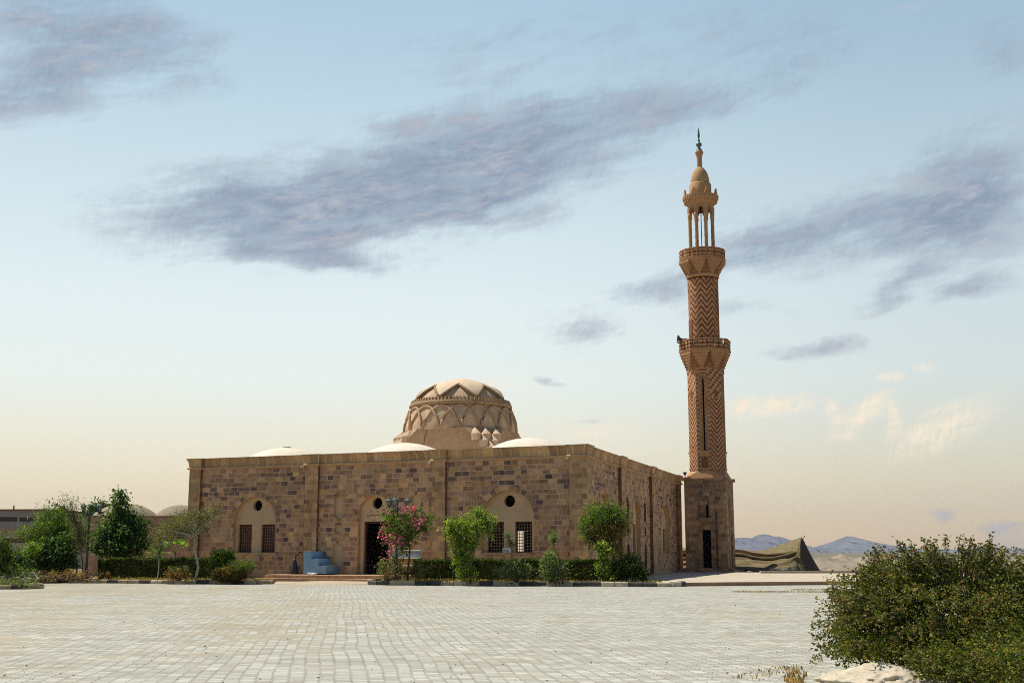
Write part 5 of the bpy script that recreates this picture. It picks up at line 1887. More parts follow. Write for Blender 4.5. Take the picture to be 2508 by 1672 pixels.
plant('dark_tree', 'dark green tree crown showing above the annex dome edge', 'tree', 104.0,
      [(250, 1240, 16, 10), (232, 1246, 16, 10), (262, 1242, 12, 6), (215, 1255, 12, 8), (240, 1262, 30, 16)], 1700, L_dark, trunk=[(240, 1395), (240, 1330), (240, 1262)], clump=0.22, per=12, L=0.24, asp=0.35, seed=38, r0=0.12, nl=14)

# --- heaps of cut branches
def branch_heap(name, label, px, py, w, h, D, nb, nleaf, mat, seed, bark, zb=0.02):
    c = ground(px, py, 0.0) if D is None else at(px, py, D)
    r = random.Random(seed)
    root = empty(name, (c.x, c.y, zb), label, 'branches')
    t = MB(n=(0, 1))
    tips = []
    for i in range(nb):
        x0 = c.x + r.uniform(-w, w) * 0.8; y0 = c.y + r.uniform(-.6, .6)
        a = r.uniform(-0.5, PI + 0.5)
        l = r.uniform(0.5, 1.2) * w
        x1 = x0 + l * math.cos(a) * 0.8; z1 = r.uniform(0.15, 1.0) * h
        p1 = Vector((x0, y0, zb + r.uniform(0.02, h * 0.3))); p3 = Vector((x1, y0 + r.uniform(-.5, .5), zb + z1))
        p2 = p1.lerp(p3, 0.5) + Vector((0, 0, 0.12))
        t.tube([p1, p2, p3], [0.028, 0.018, 0.007], 5, cap=False)
        tips += [p3, p2]
    t.build('branch', bark, root)
    bl = [(q.x, q.y, q.z, 0.22, 0.22, 0.12, 1.0) for q in tips]
    pos, ax, sd, Ls, Ws, _ = scatter(bl, nleaf, 0.10, 8, 0.12, 0.3, 0.2, seed, 0.1)
    pos[:, 2] = np.maximum(pos[:, 2], zb + 0.02)
    leaves_mesh('leaves', pos, ax, sd, Ls, Ws, mat, root)


branch_heap('cut_branches', 'heap of cut green branches with pale wood by the left island', 48, 1432, 1.1, 0.95, None, 26, 900, L_mid, 41, m_palebark)
branch_heap('cut_branches', 'heap of dry brown branches on the kerb by the left lamp post', 158, 1424, 1.5, 0.5, 63.5, 50, 1300, L_dry, 42, m_bark, 0.12)
branch_heap('cut_branches', 'scattered yellowing twigs between the left shrubs and kerb', 95, 1418, 1.3, 0.5, 63.8, 30, 700, L_brown, 43, m_palebark, 0.12)
# traffic island at the left edge
isl = [(-26, 53.2), (-23, 52.9), (-21.6, 53.4), (-21.2, 54.6), (-21.8, 55.7), (-24, 56.2), (-27, 56.6)]
kerb('kerb', [(-26.5, 53.3)] + isl[1:6] + [(-26.5, 56.6)], 0.22, [2, 0, 2])
tag(poly_prism('planting_bed', [(-26.6, 53.5), (-23, 53.1), (-21.8, 53.5), (-21.4, 54.6), (-21.9, 55.5), (-24, 56.0), (-26.6, 56.4)], -0.05, 0.15, [m_soil]), kind='structure')
plant('low_shrub', 'low grey green shrub on the kerbed island at the left edge', 'shrub', 53.6,
      [(14, 1440, 44, 13), (60, 1434, 34, 8), (-10, 1448, 30, 14)], 3200, L_grey, clump=0.12, per=10, L=0.13, asp=0.2, seed=44, r0=0.02, nl=30, shell=0.2, droop=-0.2)

# --- grass in the beds (nobody could count the blades)
def grass(name, spots, n, mat, seed, h=0.13):
    r = np.random.default_rng(seed)
    P_ = []
    for (x0, y0, x1, y1, wd, zb, w) in spots:
        m = int(n * w)
        t = r.random(m)
        d = np.array([x1 - x0, y1 - y0]); L = np.linalg.norm(d); d = d / L
        nn = np.array([-d[1], d[0]])
        s = t * L
        clump = 0.5 + 0.5 * np.sin(s * 1.9 + seed) * np.sin(s * 0.7 + 1)
        k = r.random(m) < 0.35 + 0.65 * clump
        o = r.random(m) * wd
        p = np.array([x0, y0]) + d * s[:, None] + nn * o[:, None]
        P_.append(np.concatenate([p[k], np.full((k.sum(), 1), zb)], 1))
    p = np.concatenate(P_)
    m = len(p)
    ax = unit(np.array([0, 0, 1.0]) + r.normal(size=(m, 3)) * 0.45)
    Ls = h * r.uniform(0.5, 1.7, m)
    c = p + ax * (Ls * 0.45)[:, None]
    sd = unit(np.cross(ax, r.normal(size=(m, 3))))
    return tag(leaves_mesh(name, c, ax, sd, Ls, Ls * 0.12 + 0.008, mat), 'dry yellowing grass growing along the planting beds', 'grass', kind='stuff')


grass('grass', [(-6.7, 60.4, 7.0, kp(7.0) + .15, 1.4, 0.165, 0.62), (-22, kp(-22) + .5, -13, kp(-13) + .2, 1.6, 0.145, 0.3), (-26, 53.6, -21.8, 53.7, 1.9, 0.15, 0.08)], 9000, L_grass, 3)

# ------------------------------------------------------------------ buildings on the left
def wz(py, D):
    return at(300, py, D).z


DA = 86.0
ax0, ax1 = at(205, 1352, DA).x, at(472, 1352, DA - 1.2).x
annex = empty('domed_annex', (ax0, DA, 0), 'low pinkish stone annex with two shallow pale domes behind the trees', 'building')
za = at(300, 1266, DA).z
an = MB((ax0, DA, 0), (0.9975, -0.07))
Wd_ = ax1 - ax0 + 1.5
win_ = [rect_pts(Wd_ - 2.05, Wd_ - 1.55, 1.5, 3.0)]
an.panel([(0, 0), (Wd_, 0), (Wd_, za), (0, za)], win_, 0.0, 0, reveal=0.3)
an.box((0, -9.0, 0), (Wd_, -0.31, za - 0.02))
an.build('wall', m_annex, annex)
wn = MB((ax0, DA, 0), (0.9975, -0.07))
wn.box((Wd_ - 2.05, -0.3, 1.5), (Wd_ - 1.55, -0.25, 3.0))
wn.build('window', m_winglass, annex)
bt = MB((ax0, DA, 0), (0.9975, -0.07))
bt.box((Wd_ - 1.2, 0.003, 0), (Wd_ - 0.5, 0.35, za - 0.4))
bt.build('buttress', m_annex, annex)
cp_ = MB((ax0, DA, 0), (0.9975, -0.07))
cp_.box((-0.1, -9.0, za), (Wd_, 0.1, za + 0.09))
cp_.build('coping', m_annexdome, annex)
for (pxl, pxr, pyt, dd) in ((224, 390, 1232, 3.4), (378, 500, 1236, 3.2)):
    Dd = DA + dd
    l_, r__ = at(pxl, 1266, Dd), at(pxr, 1266, Dd)
    R = (r__.x - l_.x) / 2
    cx = (l_.x + r__.x) / 2
    zt_ = at(300, pyt, Dd).z
    h = zt_ - za - 0.05
    Rs = (R * R + h * h) / (2 * h)
    pr = [(R * (1 - i / 14), za + 0.05 + math.sqrt(max(0, Rs * Rs - (R * (1 - i / 14)) ** 2)) - (Rs - h)) for i in range(15)]
    d = MB(n=(0, 1))
    d.lathe(pr, 48, 0, (cx, Dd))
    dmo = d.build('dome', m_annexdome, annex)
    if dd == 3.4:
        for pxv, pyv in ((248, 1258), (281, 1250)):
            v = at(pxv, pyv, Dd - R * 0.72)
            q = MB((v.x, v.y, v.z), (1, 0))
            q.box((-0.16, -0.9, -0.2), (0.16, 0.12, 0.18))
            q.build('vent', m_shutter, dmo)

DG = 118.0
gx1 = at(112, 1352, DG).x
gb = empty('flat_roofed_building', (gx1 - 10, DG, 0), 'grey two storey flat roofed building at the left edge', 'building')
zg = at(60, 1249, DG).z
gw = MB((gx1 - 16, DG + 1.5, 0), (0.995, -0.09))
wins = [(at(14, 1270, DG).x - gx1 + 16, 2.1, at(14, 1276, DG).z, at(14, 1265, DG).z), (at(70, 1270, DG).x - gx1 + 16, 2.0, at(70, 1277, DG).z, at(70, 1266, DG).z),
        (at(30, 1322, DG).x - gx1 + 16, 2.4, at(30, 1328, DG).z, at(30, 1317, DG).z), (at(85, 1322, DG).x - gx1 + 16, 2.2, at(85, 1328, DG).z, at(85, 1317, DG).z)]
zm = at(60, 1293, DG).z
hol_u = [rect_pts(c - w / 2, c + w / 2, a, b) for c, w, a, b in wins[:2]]
hol_l = [rect_pts(c - w / 2, c + w / 2, a, b) for c, w, a, b in wins[2:]]
gw.panel([(0, zm), (16, zm), (16, zg), (0, zg)], hol_u, 0.0, 0, reveal=0.25)
gw.panel([(0, 0), (16, 0), (16, zm), (0, zm)], hol_l, -0.25, 1, reveal=0.25)
gw.face([(0, 0, zm), (16, 0, zm), (16, -0.25, zm), (0, -0.25, zm)])
gw.box((0, -9, 0), (16, -0.55, zg - 0.05), 1)
gw.box((6.3, 0.0, zm + .02), (6.42, 0.03, zg - .2), 1)
gwo = gw.build('wall', [m_grey, m_tangrey], gb)
for i, (c, w, a, b) in enumerate(wins):
    q = MB((gx1 - 16, DG + 1.5, 0), (0.995, -0.09))
    dd = -0.22 if i < 2 else -0.45
    q.box((c - w / 2, dd - 0.05, a), (c + w / 2, dd, b))
    q.build('window', m_winglass if i < 2 else m_shutter, gb)
q = MB((gx1 - 16, DG + 1.5, 0), (0.995, -0.09))
q.box((-0.1, -9.1, zg), (16.15, 0.15, zg + 0.12))
q.build('roof', m_bandred, gb)
q = MB((gx1 - 16, DG + 1.5, 0), (0.995, -0.09))
q.tube([(at(10, 1352, DG).x - gx1 + 16, -1, zg), (at(10, 1352, DG).x - gx1 + 16, -1, zg + 0.55)], 0.07, 6)
q.build('vent_pipe', m_bandred, gb)

# ------------------------------------------------------------------ the tent
tent = empty('tent', (*ground(1900, 1398, 0.1).xy, 0.1), 'sagging brown cloth tent with a pointed end beside the minaret', 'tent')
def curve(pts, n=40):
    """smooth run of sightings (px,py,D)"""
    P_ = [at(*p) for p in pts]
    out_ = []
    for i in range(n + 1):
        t = (len(P_) - 1) * i / n
        k = min(int(t), len(P_) - 2)
        w = t - k
        p0, p1, p2, p3 = P_[max(k - 1, 0)], P_[k], P_[k + 1], P_[min(k + 2, len(P_) - 1)]
        out_.append(0.5 * ((2 * p1) + (p2 - p0) * w + (2 * p0 - 5 * p1 + 4 * p2 - p3) * w * w + (3 * p1 - p0 - 3 * p2 + p3) * w ** 3))
    return out_


def loft(name, curves, mat, parent, wrinkle=0.05, seed=0, sub=6, thick=0.03):
    r = random.Random(seed)
    ph = [r.uniform(0, 6.28) for _ in range(6)]
    rows = []
    for i in range(len(curves) - 1):
        for s in range(sub):
            w = s / sub
            rows.append([a.lerp(b, w) for a, b in zip(curves[i], curves[i + 1])])
    rows.append(curves[-1])
    nr, nc = len(rows), len(rows[0])
    mb = MB(n=(0, 1))
    for i in range(nr):
        for j in range(nc):
            e = math.sin(PI * i / (nr - 1))
            o = wrinkle * e * (math.sin(j * 0.42 + i * 1.2 + ph[0]) + 0.6 * math.sin(j * 0.9 - i * 0.8 + ph[1]) + 0.4 * math.sin(i * 2.3 + j * 0.13 + ph[2]))
            rows[i][j] = rows[i][j] + Vector((0.1 * o, -o, 0.25 * o))
    for i in range(nr - 1):
        for j in range(nc - 1):
            q = [rows[i][j], rows[i][j + 1], rows[i + 1][j + 1], rows[i + 1][j]]
            mb.face(q, 0, [(j * .1, i * .1)] * 4, True)
    o = mb.build(name, mat, parent)
    sm = o.modifiers.new('cloth', 'SOLIDIFY')
    sm.thickness = thick
    return o


R0 = curve([(1640, 1344, 101), (1720, 1340, 101), (1803, 1345, 100), (1850, 1349, 99), (1885, 1343, 98), (1925, 1329, 97), (1964, 1315, 96)])
R1 = curve([(1640, 1352, 96), (1720, 1344, 96), (1803, 1346, 95), (1850, 1354, 94.5), (1890, 1357, 94), (1925, 1355, 93.8), (1951, 1350, 93.6)])
R1b = [p + Vector((0.02, 0.25, -0.26)) for p in R1]
loft('roof_cloth', [R0, R1, R1b], m_tent, tent, 0.04, 1)
R3 = curve([(1640, 1375, 93.2), (1720, 1360, 93.2), (1806, 1357, 93), (1845, 1365, 92.8), (1885, 1368, 92.6), (1922, 1361, 92.6), (1950, 1352, 92.8)])
roll = MB(n=(0, 1))
roll.tube(R3, [0.13] * len(R3), 9)
roll.build('rolled_flap', m_tent, tent)
R4 = curve([(1640, 1382, 92.4), (1720, 1374, 92.4), (1806, 1373, 92.2), (1845, 1375, 91.9), (1885, 1379, 91.6), (1925, 1374, 91.8), (1950, 1370, 92.2)])
R5 = curve([(1640, 1392, 92), (1720, 1394, 91.8), (1808, 1394, 91.0), (1845, 1397.5, 90.2), (1890, 1398.5, 90.0), (1930, 1397, 90.4), (1957, 1398, 91.2)])
R3c = [p + Vector((0, 0.05, -0.1)) for p in R3]
loft('side_cloth', [R3c, R4, R5], m_tent, tent, 0.09, 2)
# swag flap lying on the ground
S0 = curve([(1848, 1396.5, 90.0), (1875, 1388, 89.6), (1893, 1379.5, 89.8), (1905, 1381, 90.2)], 16)
S1 = curve([(1846, 1398.5, 89.5), (1872, 1396, 89.1), (1895, 1389, 89.3), (1905, 1386, 90.0)], 16)
loft('loose_flap', [S0, S1], m_tent, tent, 0.05, 3, 4)
# pointed dark end and the seam panel
E0 = curve([(1966, 1317, 96), (1976, 1338, 95.5), (1990, 1365, 95), (2009, 1397.5, 94.5)])
E1 = curve([(1962, 1318, 95.5), (1960, 1345, 93.6), (1962, 1372, 92.6), (1968, 1398, 91.6)])
E2 = curve([(1961, 1318, 95.5), (1952, 1340, 93.8), (1948, 1366, 92.6), (1944, 1397, 91.2)])
loft('end_panel', [E0, E1], m_tentdark, tent, 0.05, 4)
loft('seam_panel', [E1, E2], m_tent, tent, 0.03, 5, 4)
# back wall of the tent
BK0 = [p + Vector((0, 0.05, -0.05)) for p in R0]
BK1 = [Vector((p.x, p.y + 1.2, 0.0)) for p in R0]
loft('back_cloth', [BK0, BK1], m_tentdark, tent, 0.05, 6)
EB = curve([(1966, 1317, 96), (1985, 1350, 97), (2009, 1397, 97.5)], 40)
pk = MB(n=(0, 1))
p0, p1 = at(1961, 1330, 95.8), at(1971, 1311, 95.8)
pk.tube([Vector((p0.x - 0.1, p0.y, 0)), p0, p1], [0.06, 0.05, 0.04], 7)
pk.build('pole', m_bark, tent)
# stones holding the cloth down
def stone(name, c, r, label, seed, group, mat=None):
    q = np.random.default_rng(seed)
    mb = MB(tuple(c), (1, 0))
    v = unit(q.normal(size=(26, 3))) * np.array([r * q.uniform(0.9, 1.4), r * q.uniform(0.7, 1.0), r * q.uniform(0.6, 0.8)])
    v[:, 2] += r * 0.45
    mb.hull([tuple(p) for p in v], smooth=False)
    o = mb.build(name, mat or m_stone)
    return tag(o, label, 'stone', group)


SL = ['small brown stone at the left of the row under the tent', 'tan stone by the loose tent flap', 'broad pale stone in the middle of the tent stones', 'low flat stone between two pale tent stones', 'largest rounded pale stone before the tent end', 'small stone at the right end of the tent stones', 'pinkish stone in the rubble right of the tent']
for i, (px, py, r, mt) in enumerate([(1888, 1399, 0.20, m_stone), (1895, 1396, 0.26, m_stone), (1908, 1399.5, 0.30, m_rock), (1925, 1400, 0.24, m_rock), (1941, 1398.5, 0.40, m_rock), (1950, 1400, 0.2, m_stone), (2034, 1398, 0.28, m_stone)]):
    c = at(px, py, 88.9)
    stone('stone', (c.x, c.y, max(0.05, c.z - 0.12)), r, SL[i], i + 3, 'stones round the tent', mt)

# ------------------------------------------------------------------ rubble and mountains beyond
def relief(name, x0, x1, y0, y1, nx, ny, fn, mat):
    mb = MB(n=(0, 1))
    P_ = [[(x0 + (x1 - x0) * i / nx, y0 + (y1 - y0) * j / ny) for j in range(ny + 1)] for i in range(nx + 1)]
    Q = [[(p[0], p[1], fn(*p)) for p in rowp] for rowp in P_]
    for i in range(nx):
        for j in range(ny):
            q = [Q[i][j], Q[i + 1][j], Q[i + 1][j + 1], Q[i][j + 1]]
            mb.face(q, 0, [(p[0], p[1]) for p in q], True)
    return tag(mb.build(name, mat), kind='structure')


from mathutils import noise as mnoise
def rub(x, y):
    e = min(1, max(0, (y - 90) / 14)) * min(1, max(0, (176 - y) / 30)) * min(1, max(0, (x - 17) / 6)) * min(1, max(0, (120 - x) / 15))
    n = mnoise.fractal(Vector((x * 0.11, y * 0.05, 3.1)), 0.9, 2.1, 6)
    n2 = mnoise.turbulence(Vector((x * 0.8, y * 0.5, 7.7)), 5, True)
    base_ = (y - 90) / 80
    return -0.02 + e * max(0.0, 0.22 + 0.62 * base_ + 0.8 * n + 0.75 * (n2 - 0.5))


relief('rubble_ground', 15, 125, 88, 180, 200, 120, rub, m_desert)


def ridge(name, pts, D, dep, seed, foot=1352.0):
    """a mountain ridge through sighted crest points, with slopes in front and behind"""
    xs = [at(p[0], p[1], D) for p in pts]
    n = 140
    mb = MB(n=(0, 1))
    ny = 18
    rows_ = []
    for i in range(n + 1):
        t = i / n
        x = xs[0].x + (xs[-1].x - xs[0].x) * t
        k = max(j for j in range(len(xs)) if xs[j].x <= x + 1e-6)
        k = min(k, len(xs) - 2)
        w = (x - xs[k].x) / (xs[k + 1].x - xs[k].x)
        w = w * w * (3 - 2 * w) * 0.5 + w * 0.5
        h = xs[k].z * (1 - w) + xs[k + 1].z * w
        h = max(0.0, h - 1.0)
        row = []
        for j in range(ny + 1):
            v = -1 + 2 * j / ny
            f = max(0, 1 - abs(v)) ** 0.85
            m_ = mnoise.fractal(Vector((x * 0.006, v * 3.0, seed)), 0.9, 2.0, 5)
            z = h * f * (1 + 0.25 * m_ * (1 - f)) + (0 if abs(v) < 1 else -5)
            if j == ny // 2:
                z = h * (1 + 0.015 * mnoise.fractal(Vector((x * 0.02, seed, 0)), 1, 2, 4))
            row.append((x, D + v * dep + 60 * mnoise.noise(Vector((x * 0.004, v * 2, seed))) * (1 - f), z - 0.5))
        rows_.append(row)
    for i in range(n):
        for j in range(ny):
            q = [rows_[i][j], rows_[i + 1][j], rows_[i + 1][j + 1], rows_[i][j + 1]]
            mb.face(q, 0, [(p[0] * .01, p[1] * .01) for p in q], True)
    return tag(mb.build(name, m_mount), kind='structure')


ridge('mountain', [(1640, 1346), (1700, 1338), (1760, 1322), (1803, 1316), (1828, 1314.5), (1842, 1316), (1856, 1309), (1868, 1306.5), (1880, 1308), (1896, 1312), (1912, 1313), (1928, 1322), (1945, 1331), (1965, 1337), (1985, 1339), (2005, 1339.5), (2012, 1344), (2030, 1351)], 5200, 700, 2.0)
ridge('mountain', [(1985, 1351), (2012, 1344), (2035, 1338), (2052, 1327), (2062, 1317), (2075, 1311.5), (2088, 1313), (2108, 1320), (2130, 1327), (2150, 1330), (2175, 1333), (2195, 1339), (2225, 1351)], 5600, 800, 5.0)
ridge('mountain', [(2170, 1351), (2240, 1345), (2300, 1343), (2370, 1344.5), (2410, 1338), (2450, 1341), (2500, 1341), (2560, 1338), (2680, 1345), (2800, 1351)], 6200, 800, 8.0)

# ------------------------------------------------------------------ foreground: white rock and the big shrub
def rock(name, c, rx, ry, rz, seed, label):
    bm = bmesh.new()
    bmesh.ops.create_icosphere(bm, subdivisions=6, radius=1.0)
    for v in bm.verts:
        p = v.co.copy()
        n = mnoise.fractal(p * 1.3 + Vector((seed, 0, 0)), 0.9, 2.1, 5)
        cell = mnoise.voronoi(p * 1.7 + Vector((seed, 2, 0)))[0][0]
        p = p * (1 + 0.2 * n - 0.35 * max(0, 0.22 - cell) + 0.06 * mnoise.fractal(p * 5, 0.7, 2, 5) - 0.05 * abs(mnoise.noise(p * 3.1 + Vector((4, 1, seed)))))
        p.z = max(p.z, -0.35)
        v.co = Vector((p.x * rx, p.y * ry, p.z * rz))
    me = bpy.data.meshes.new(name)
    bm.to_mesh(me); bm.free()
    for pl_ in me.polygons:
        pl_.use_smooth = True
    me.materials.append(m_rock)
    o = bpy.data.objects.new(name, me)
    o.location = c
    col.objects.link(o)
    return tag(o, label, 'rock')


rock('limestone_rock', (4.60, 15.1, -0.05), 0.82, 1.0, 0.27, 1.0, 'pale limestone rock in the foreground at the foot of the big shrub')

fs = empty('flowering_shrub', (6.6, 16.4, 0.0), 'large dark green shrub with tiny orange seed heads in the right foreground', 'shrub')
DF = 16.3
fb = []
def fbl(px, py, rx, ry, dd=0.0, w=None, deep=0.9):
    fb.append(pxblob(px, py, rx, ry, DF, dd, deep, w or rx * ry))
for q in [(2330, 1520, 290, 150, 0.3), (2160, 1480, 140, 100, 0.1), (2120, 1560, 120, 70, -0.2), (2230, 1440, 110, 75, 0.2), (2420, 1470, 140, 120, 0.2), (2330, 1610, 210, 90, -0.6), (2480, 1600, 160, 120, -0.6), (2095, 1490, 50, 56, 0), (2075, 1565, 40, 36, -0.1), (2280, 1400, 60, 50, 0.3), (2140, 1420, 60, 40, 0.3), (2390, 1400, 60, 45, 0.4), (2460, 1420, 60, 45, 0.4), (2540, 1480, 90, 110, 0.3), (2600, 1560, 150, 140, 0.2), (2300, 1580, 110, 60, -0.6, 6000), (2400, 1570, 120, 70, -0.8, 8000), (2470, 1540, 120, 80, -0.6, 8000), (2360, 1610, 110, 60, -1.2, 7000), (2460, 1600, 110, 70, -1.4, 8000), (2350, 1640, 120, 60, -1.8, 7000), (2460, 1650, 130, 80, -2.2, 12000), (2280, 1625, 70, 40, -1.5, 4000), (2170, 1590, 70, 32, -0.9, 3000), (2080, 1590, 50, 26, -0.6, 2000)]:
    fbl(*q)
pos, ax, sd, Ls, Ws, fcc = scatter(fb, 74000, 0.07, 15, 0.05, 0.5, 0.35, 71, 0.35, 0.5, wild=False)
sel = pos[:, 2] > 0.12
# sprays that stick out of the mass
spr = []
r = np.random.default_rng(5)
tips_px = [(2185, 1350), (2200, 1325), (2232, 1330), (2262, 1318), (2275, 1332), (2160, 1345), (2300, 1360), (2352, 1310), (2360, 1340), (2388, 1330), (2405, 1335), (2330, 1365), (2430, 1352), (2445, 1370), (2310, 1355), (2020, 1445), (2008, 1470), (1995, 1500), (1985, 1528), (1998, 1560), (1990, 1610), (2060, 1415), (2030, 1430), (2100, 1395), (2120, 1370), (2130, 1355), (2480, 1385), (2500, 1370), (2240, 1350), (2005, 1585), (2290, 1338)]
tips_px += [(float(r.uniform(2120, 2500)), 0.0) for _ in range(46)]
tips_px = [(x, y) if y else (x, float(1395 - 0.12 * (x - 2120) + r.uniform(-58, 18))) for x, y in tips_px]
tips_px += [(float(r.uniform(2040, 2480)), float(r.uniform(1430, 1600))) for _ in range(60)]
stems = MB(n=(0, 1))
sp_pos, sp_ax = [], []
hub = Vector((6.2, 16.4, 0.15))
tipsW = []
for (px, py) in tips_px:
    tip = at(px, py, DF + (r.uniform(-0.3, 0.5) if py < 1425 or px < 2035 else r.uniform(-1.3, -0.7)))
    inw = at(px + (2330 - px) * 0.35, py + (1520 - py) * 0.55, DF)
    ps = [inw.lerp(tip, q / 5) + Vector((0, 0, 0.05 * math.sin(PI * q / 5))) for q in range(6)]
    stems.tube(ps, [0.009, 0.008, 0.007, 0.006, 0.005, 0.004], 5, cap=False)
    tipsW.append(tip)
    for q in range(60):
        w = 1 - abs(r.normal(0, 0.42))
        if w < 0: continue
        p = inw.lerp(tip, min(1, w)) + Vector(r.normal(0, 0.028, 3))
        sp_pos.append(p)
        d = (tip - inw).normalized() * 0.5 + Vector(r.normal(0, 0.6, 3)) + Vector((0, 0, -0.2))
        sp_ax.append(d.normalized())
sp_pos = np.array([list(p) for p in sp_pos]); sp_ax = unit(np.array([list(p) for p in sp_ax]))
m = len(sp_pos)
pos = np.concatenate([pos[sel], sp_pos]); ax = np.concatenate([ax[sel], sp_ax])
sd = np.concatenate([sd[sel], unit(np.cross(sp_ax, r.normal(size=(m, 3))))])
Ls = np.concatenate([Ls[sel], 0.045 * r.uniform(0.6, 1.4, m)]); Ws = np.concatenate([Ws[sel], 0.022 * r.uniform(0.7, 1.3, m)])
leaves_mesh('crown', pos, ax, sd, Ls, Ws, L_fore, fs)
idx = r.choice(len(fcc), 260, replace=False)
limbs(stems, hub, hub, [fcc[i] for i in idx], 0.014, 9, 5, 0.12)
stems.build('stems', m_bark, fs)
# seed heads: little ragged tufts, several crossed leaves each
hp, ha, hs_, hl_, hw_ = [], [], [], [], []
cand = r.choice(len(pos), 3800, replace=False)
outward = unit(pos[cand] - np.array([6.3, 16.5, 0.9]))
heads = list(pos[cand] + outward * 0.05)
for tip in tipsW:
    for q in range(7):
        heads.append(np.array(tip) + r.normal(0, 0.035, 3) + np.array([0, 0, -0.04 * q * 0.6]))
for p in heads:
    s = r.uniform(0.016, 0.034)
    for q in range(5):
        d = r.normal(size=3); d[2] = abs(d[2]) * 0.8
        d /= np.linalg.norm(d)
        hp.append(p + d * s * 0.5); ha.append(d); hs_.append(np.cross(d, r.normal(size=3))); hl_.append(s * 1.2); hw_.append(s * 0.85)
leaves_mesh('seed_heads', np.array(hp), np.array(ha), unit(np.array(hs_)), np.array(hl_), np.array(hw_), L_seed, fs)

# dry tufts by the rock
tu = grass('dry_tufts', [(3.62, 15.1, 3.8, 16.0, 0.25, 0.0, 0.4), (3.85, 15.9, 4.1, 17.3, 0.3, 0.0, 0.4), (3.2, 15.4, 3.9, 17.0, 0.5, 0.0, 0.2)], 800, L_dry, 9, 0.05)
tu['label'] = 'dry yellow tufts scattered beside the pale foreground rock'
tu['category'] = 'dry grass'
# straw litter far on the paving
lit = grass('straw_litter', [(9.0, 49.2, 13.0, 49.0, 0.5, 0.0, 0.6), (12.0, 52.0, 15.5, 51.8, 0.4, 0.0, 0.4)], 2600, L_dry, 12, 0.05)
lit['label'] = 'thin strips of straw blown onto the pale paving'
lit['category'] = 'straw'

# pebbles strewn on the paving (too many to count)
pb = MB(n=(0, 1))
rp = random.Random(12)
for i in range(800):
    y = 15 + 42 * rp.random() ** 1.3
    x = rp.uniform(-0.45, 0.40) * y
    if x > 0.24 * y and y < 22:
        continue
    s = rp.uniform(0.005, 0.014) * (1.7 if rp.random() < 0.06 else 1)
    ps = [(x + s * rp.uniform(-1.3, 1.3), y + s * rp.uniform(-1, 1), s * rp.uniform(0, 1.1)) for _ in range(7)] + [(x, y, 0)]
    pb.hull(ps)
m_peb = mat_plain('dark_pebble', (0.09, 0.08, 0.07), var=0.5, scale=5)
tag(pb.build('gravel', m_peb), 'dark pebbles strewn over the pale paving', 'pebbles', kind='stuff')

# ------------------------------------------------------------------ air
hz = MB(n=(0, 1))
hz.box((-9500, -200, -2), (9500, 9800, 420))
hzo = hz.build('haze', None if False else m_black)
hzo.data.materials.clear()
mh = bpy.data.materials.new('haze_air')
mh.use_nodes = True
nt = mh.node_tree
nt.nodes.clear()
o_ = nt.nodes.new('ShaderNodeOutputMaterial')
pv = nt.nodes.new('ShaderNodeVolumePrincipled')
pv.inputs['Color'].default_value = (0.72, 0.80, 1.0, 1)
pv.inputs['Density'].default_value = 3.5e-5
nt.links.new(pv.outputs[0], o_.inputs['Volume'])
hzo.data.materials.append(mh)
tag(hzo, 'thin bluish haze over the desert', 'haze', kind='stuff')

# ------------------------------------------------------------------ light
SUN_EL, SUN_AZ = rad(59), rad(-63)          # azimuth from straight ahead, negative = left
sl_ = bpy.data.lights.new('sun', 'SUN')
sl_.energy = 5.0
sl_.angle = rad(0.5)
sl_.color = (1.0, 0.93, 0.82)
so = bpy.data.objects.new('sun', sl_)
sdv = Vector((math.sin(SUN_AZ) * math.cos(SUN_EL), math.cos(SUN_AZ) * math.cos(SUN_EL), math.sin(SUN_EL)))
so.rotation_euler = sdv.to_track_quat('Z', 'Y').to_euler()
so.location = (-40, 40, 80)
col.objects.link(so)

world = bpy.data.worlds.new('World')
sc.world = world
world.use_nodes = True
nt = world.node_tree
nt.nodes.clear()
k = N(nt)
wo = nt.nodes.new('ShaderNodeOutputWorld')
bgk = nt.nodes.new('ShaderNodeBackground')
bgk.inputs['Strength'].default_value = 0.1
nt.links.new(bgk.outputs[0], wo.inputs[0])
sky = nt.nodes.new('ShaderNodeTexSky')
sky.sky_type = 'NISHITA'
sky.sun_disc = False
sky.sun_elevation = SUN_EL
sky.sun_rotation = SUN_AZ
sky.dust_density = 2.0
tc = k.coord('Generated')
s = k.sep(tc)
el = k.math('DIVIDE', k.math('ARCSINE', k.math('MAXIMUM', k.math('MINIMUM', s[2], 1.0), -1.0)), rad(1))
az = k.math('DIVIDE', k.math('ARCTAN2', s[0], s[1]), rad(1))


def azel(dx, dy):
    r = ray(dx * 1.06633, dy * 1.06633).normalized()
    return math.degrees(math.atan2(r.x, r.y)), math.degrees(math.asin(r.z))


def lin(c):
    return tuple(((x / 255) / 12.92 if x / 255 <= 0.04045 else ((x / 255 + 0.055) / 1.055) ** 2.4) for x in c)


SKYG = 10.0 / 2 ** 0.35      # the picture is exposed a third of a stop up
els = [(-2, (190, 165, 140)), (0.0, (234, 198, 148)), (1.5, (241, 213, 166)), (3.2, (246, 230, 192)), (5.2, (246, 241, 217)), (8.0, (240, 248, 240)), (12.0, (232, 245, 246)), (17, (212, 231, 238)), (22, (190, 216, 230)), (26.5, (174, 204, 224)), (36, (92, 130, 175)), (90, (62, 98, 150))]
E0_, E1_ = -2.0, 90.0
grad = k.ramp(k.math('POWER', k.maprange(el, E0_, E1_), 0.5), [(math.sqrt((e - E0_) / (E1_ - E0_)), lin(c)) for e, c in els])
grad10 = k.vmath('SCALE', grad, None, SKYG)
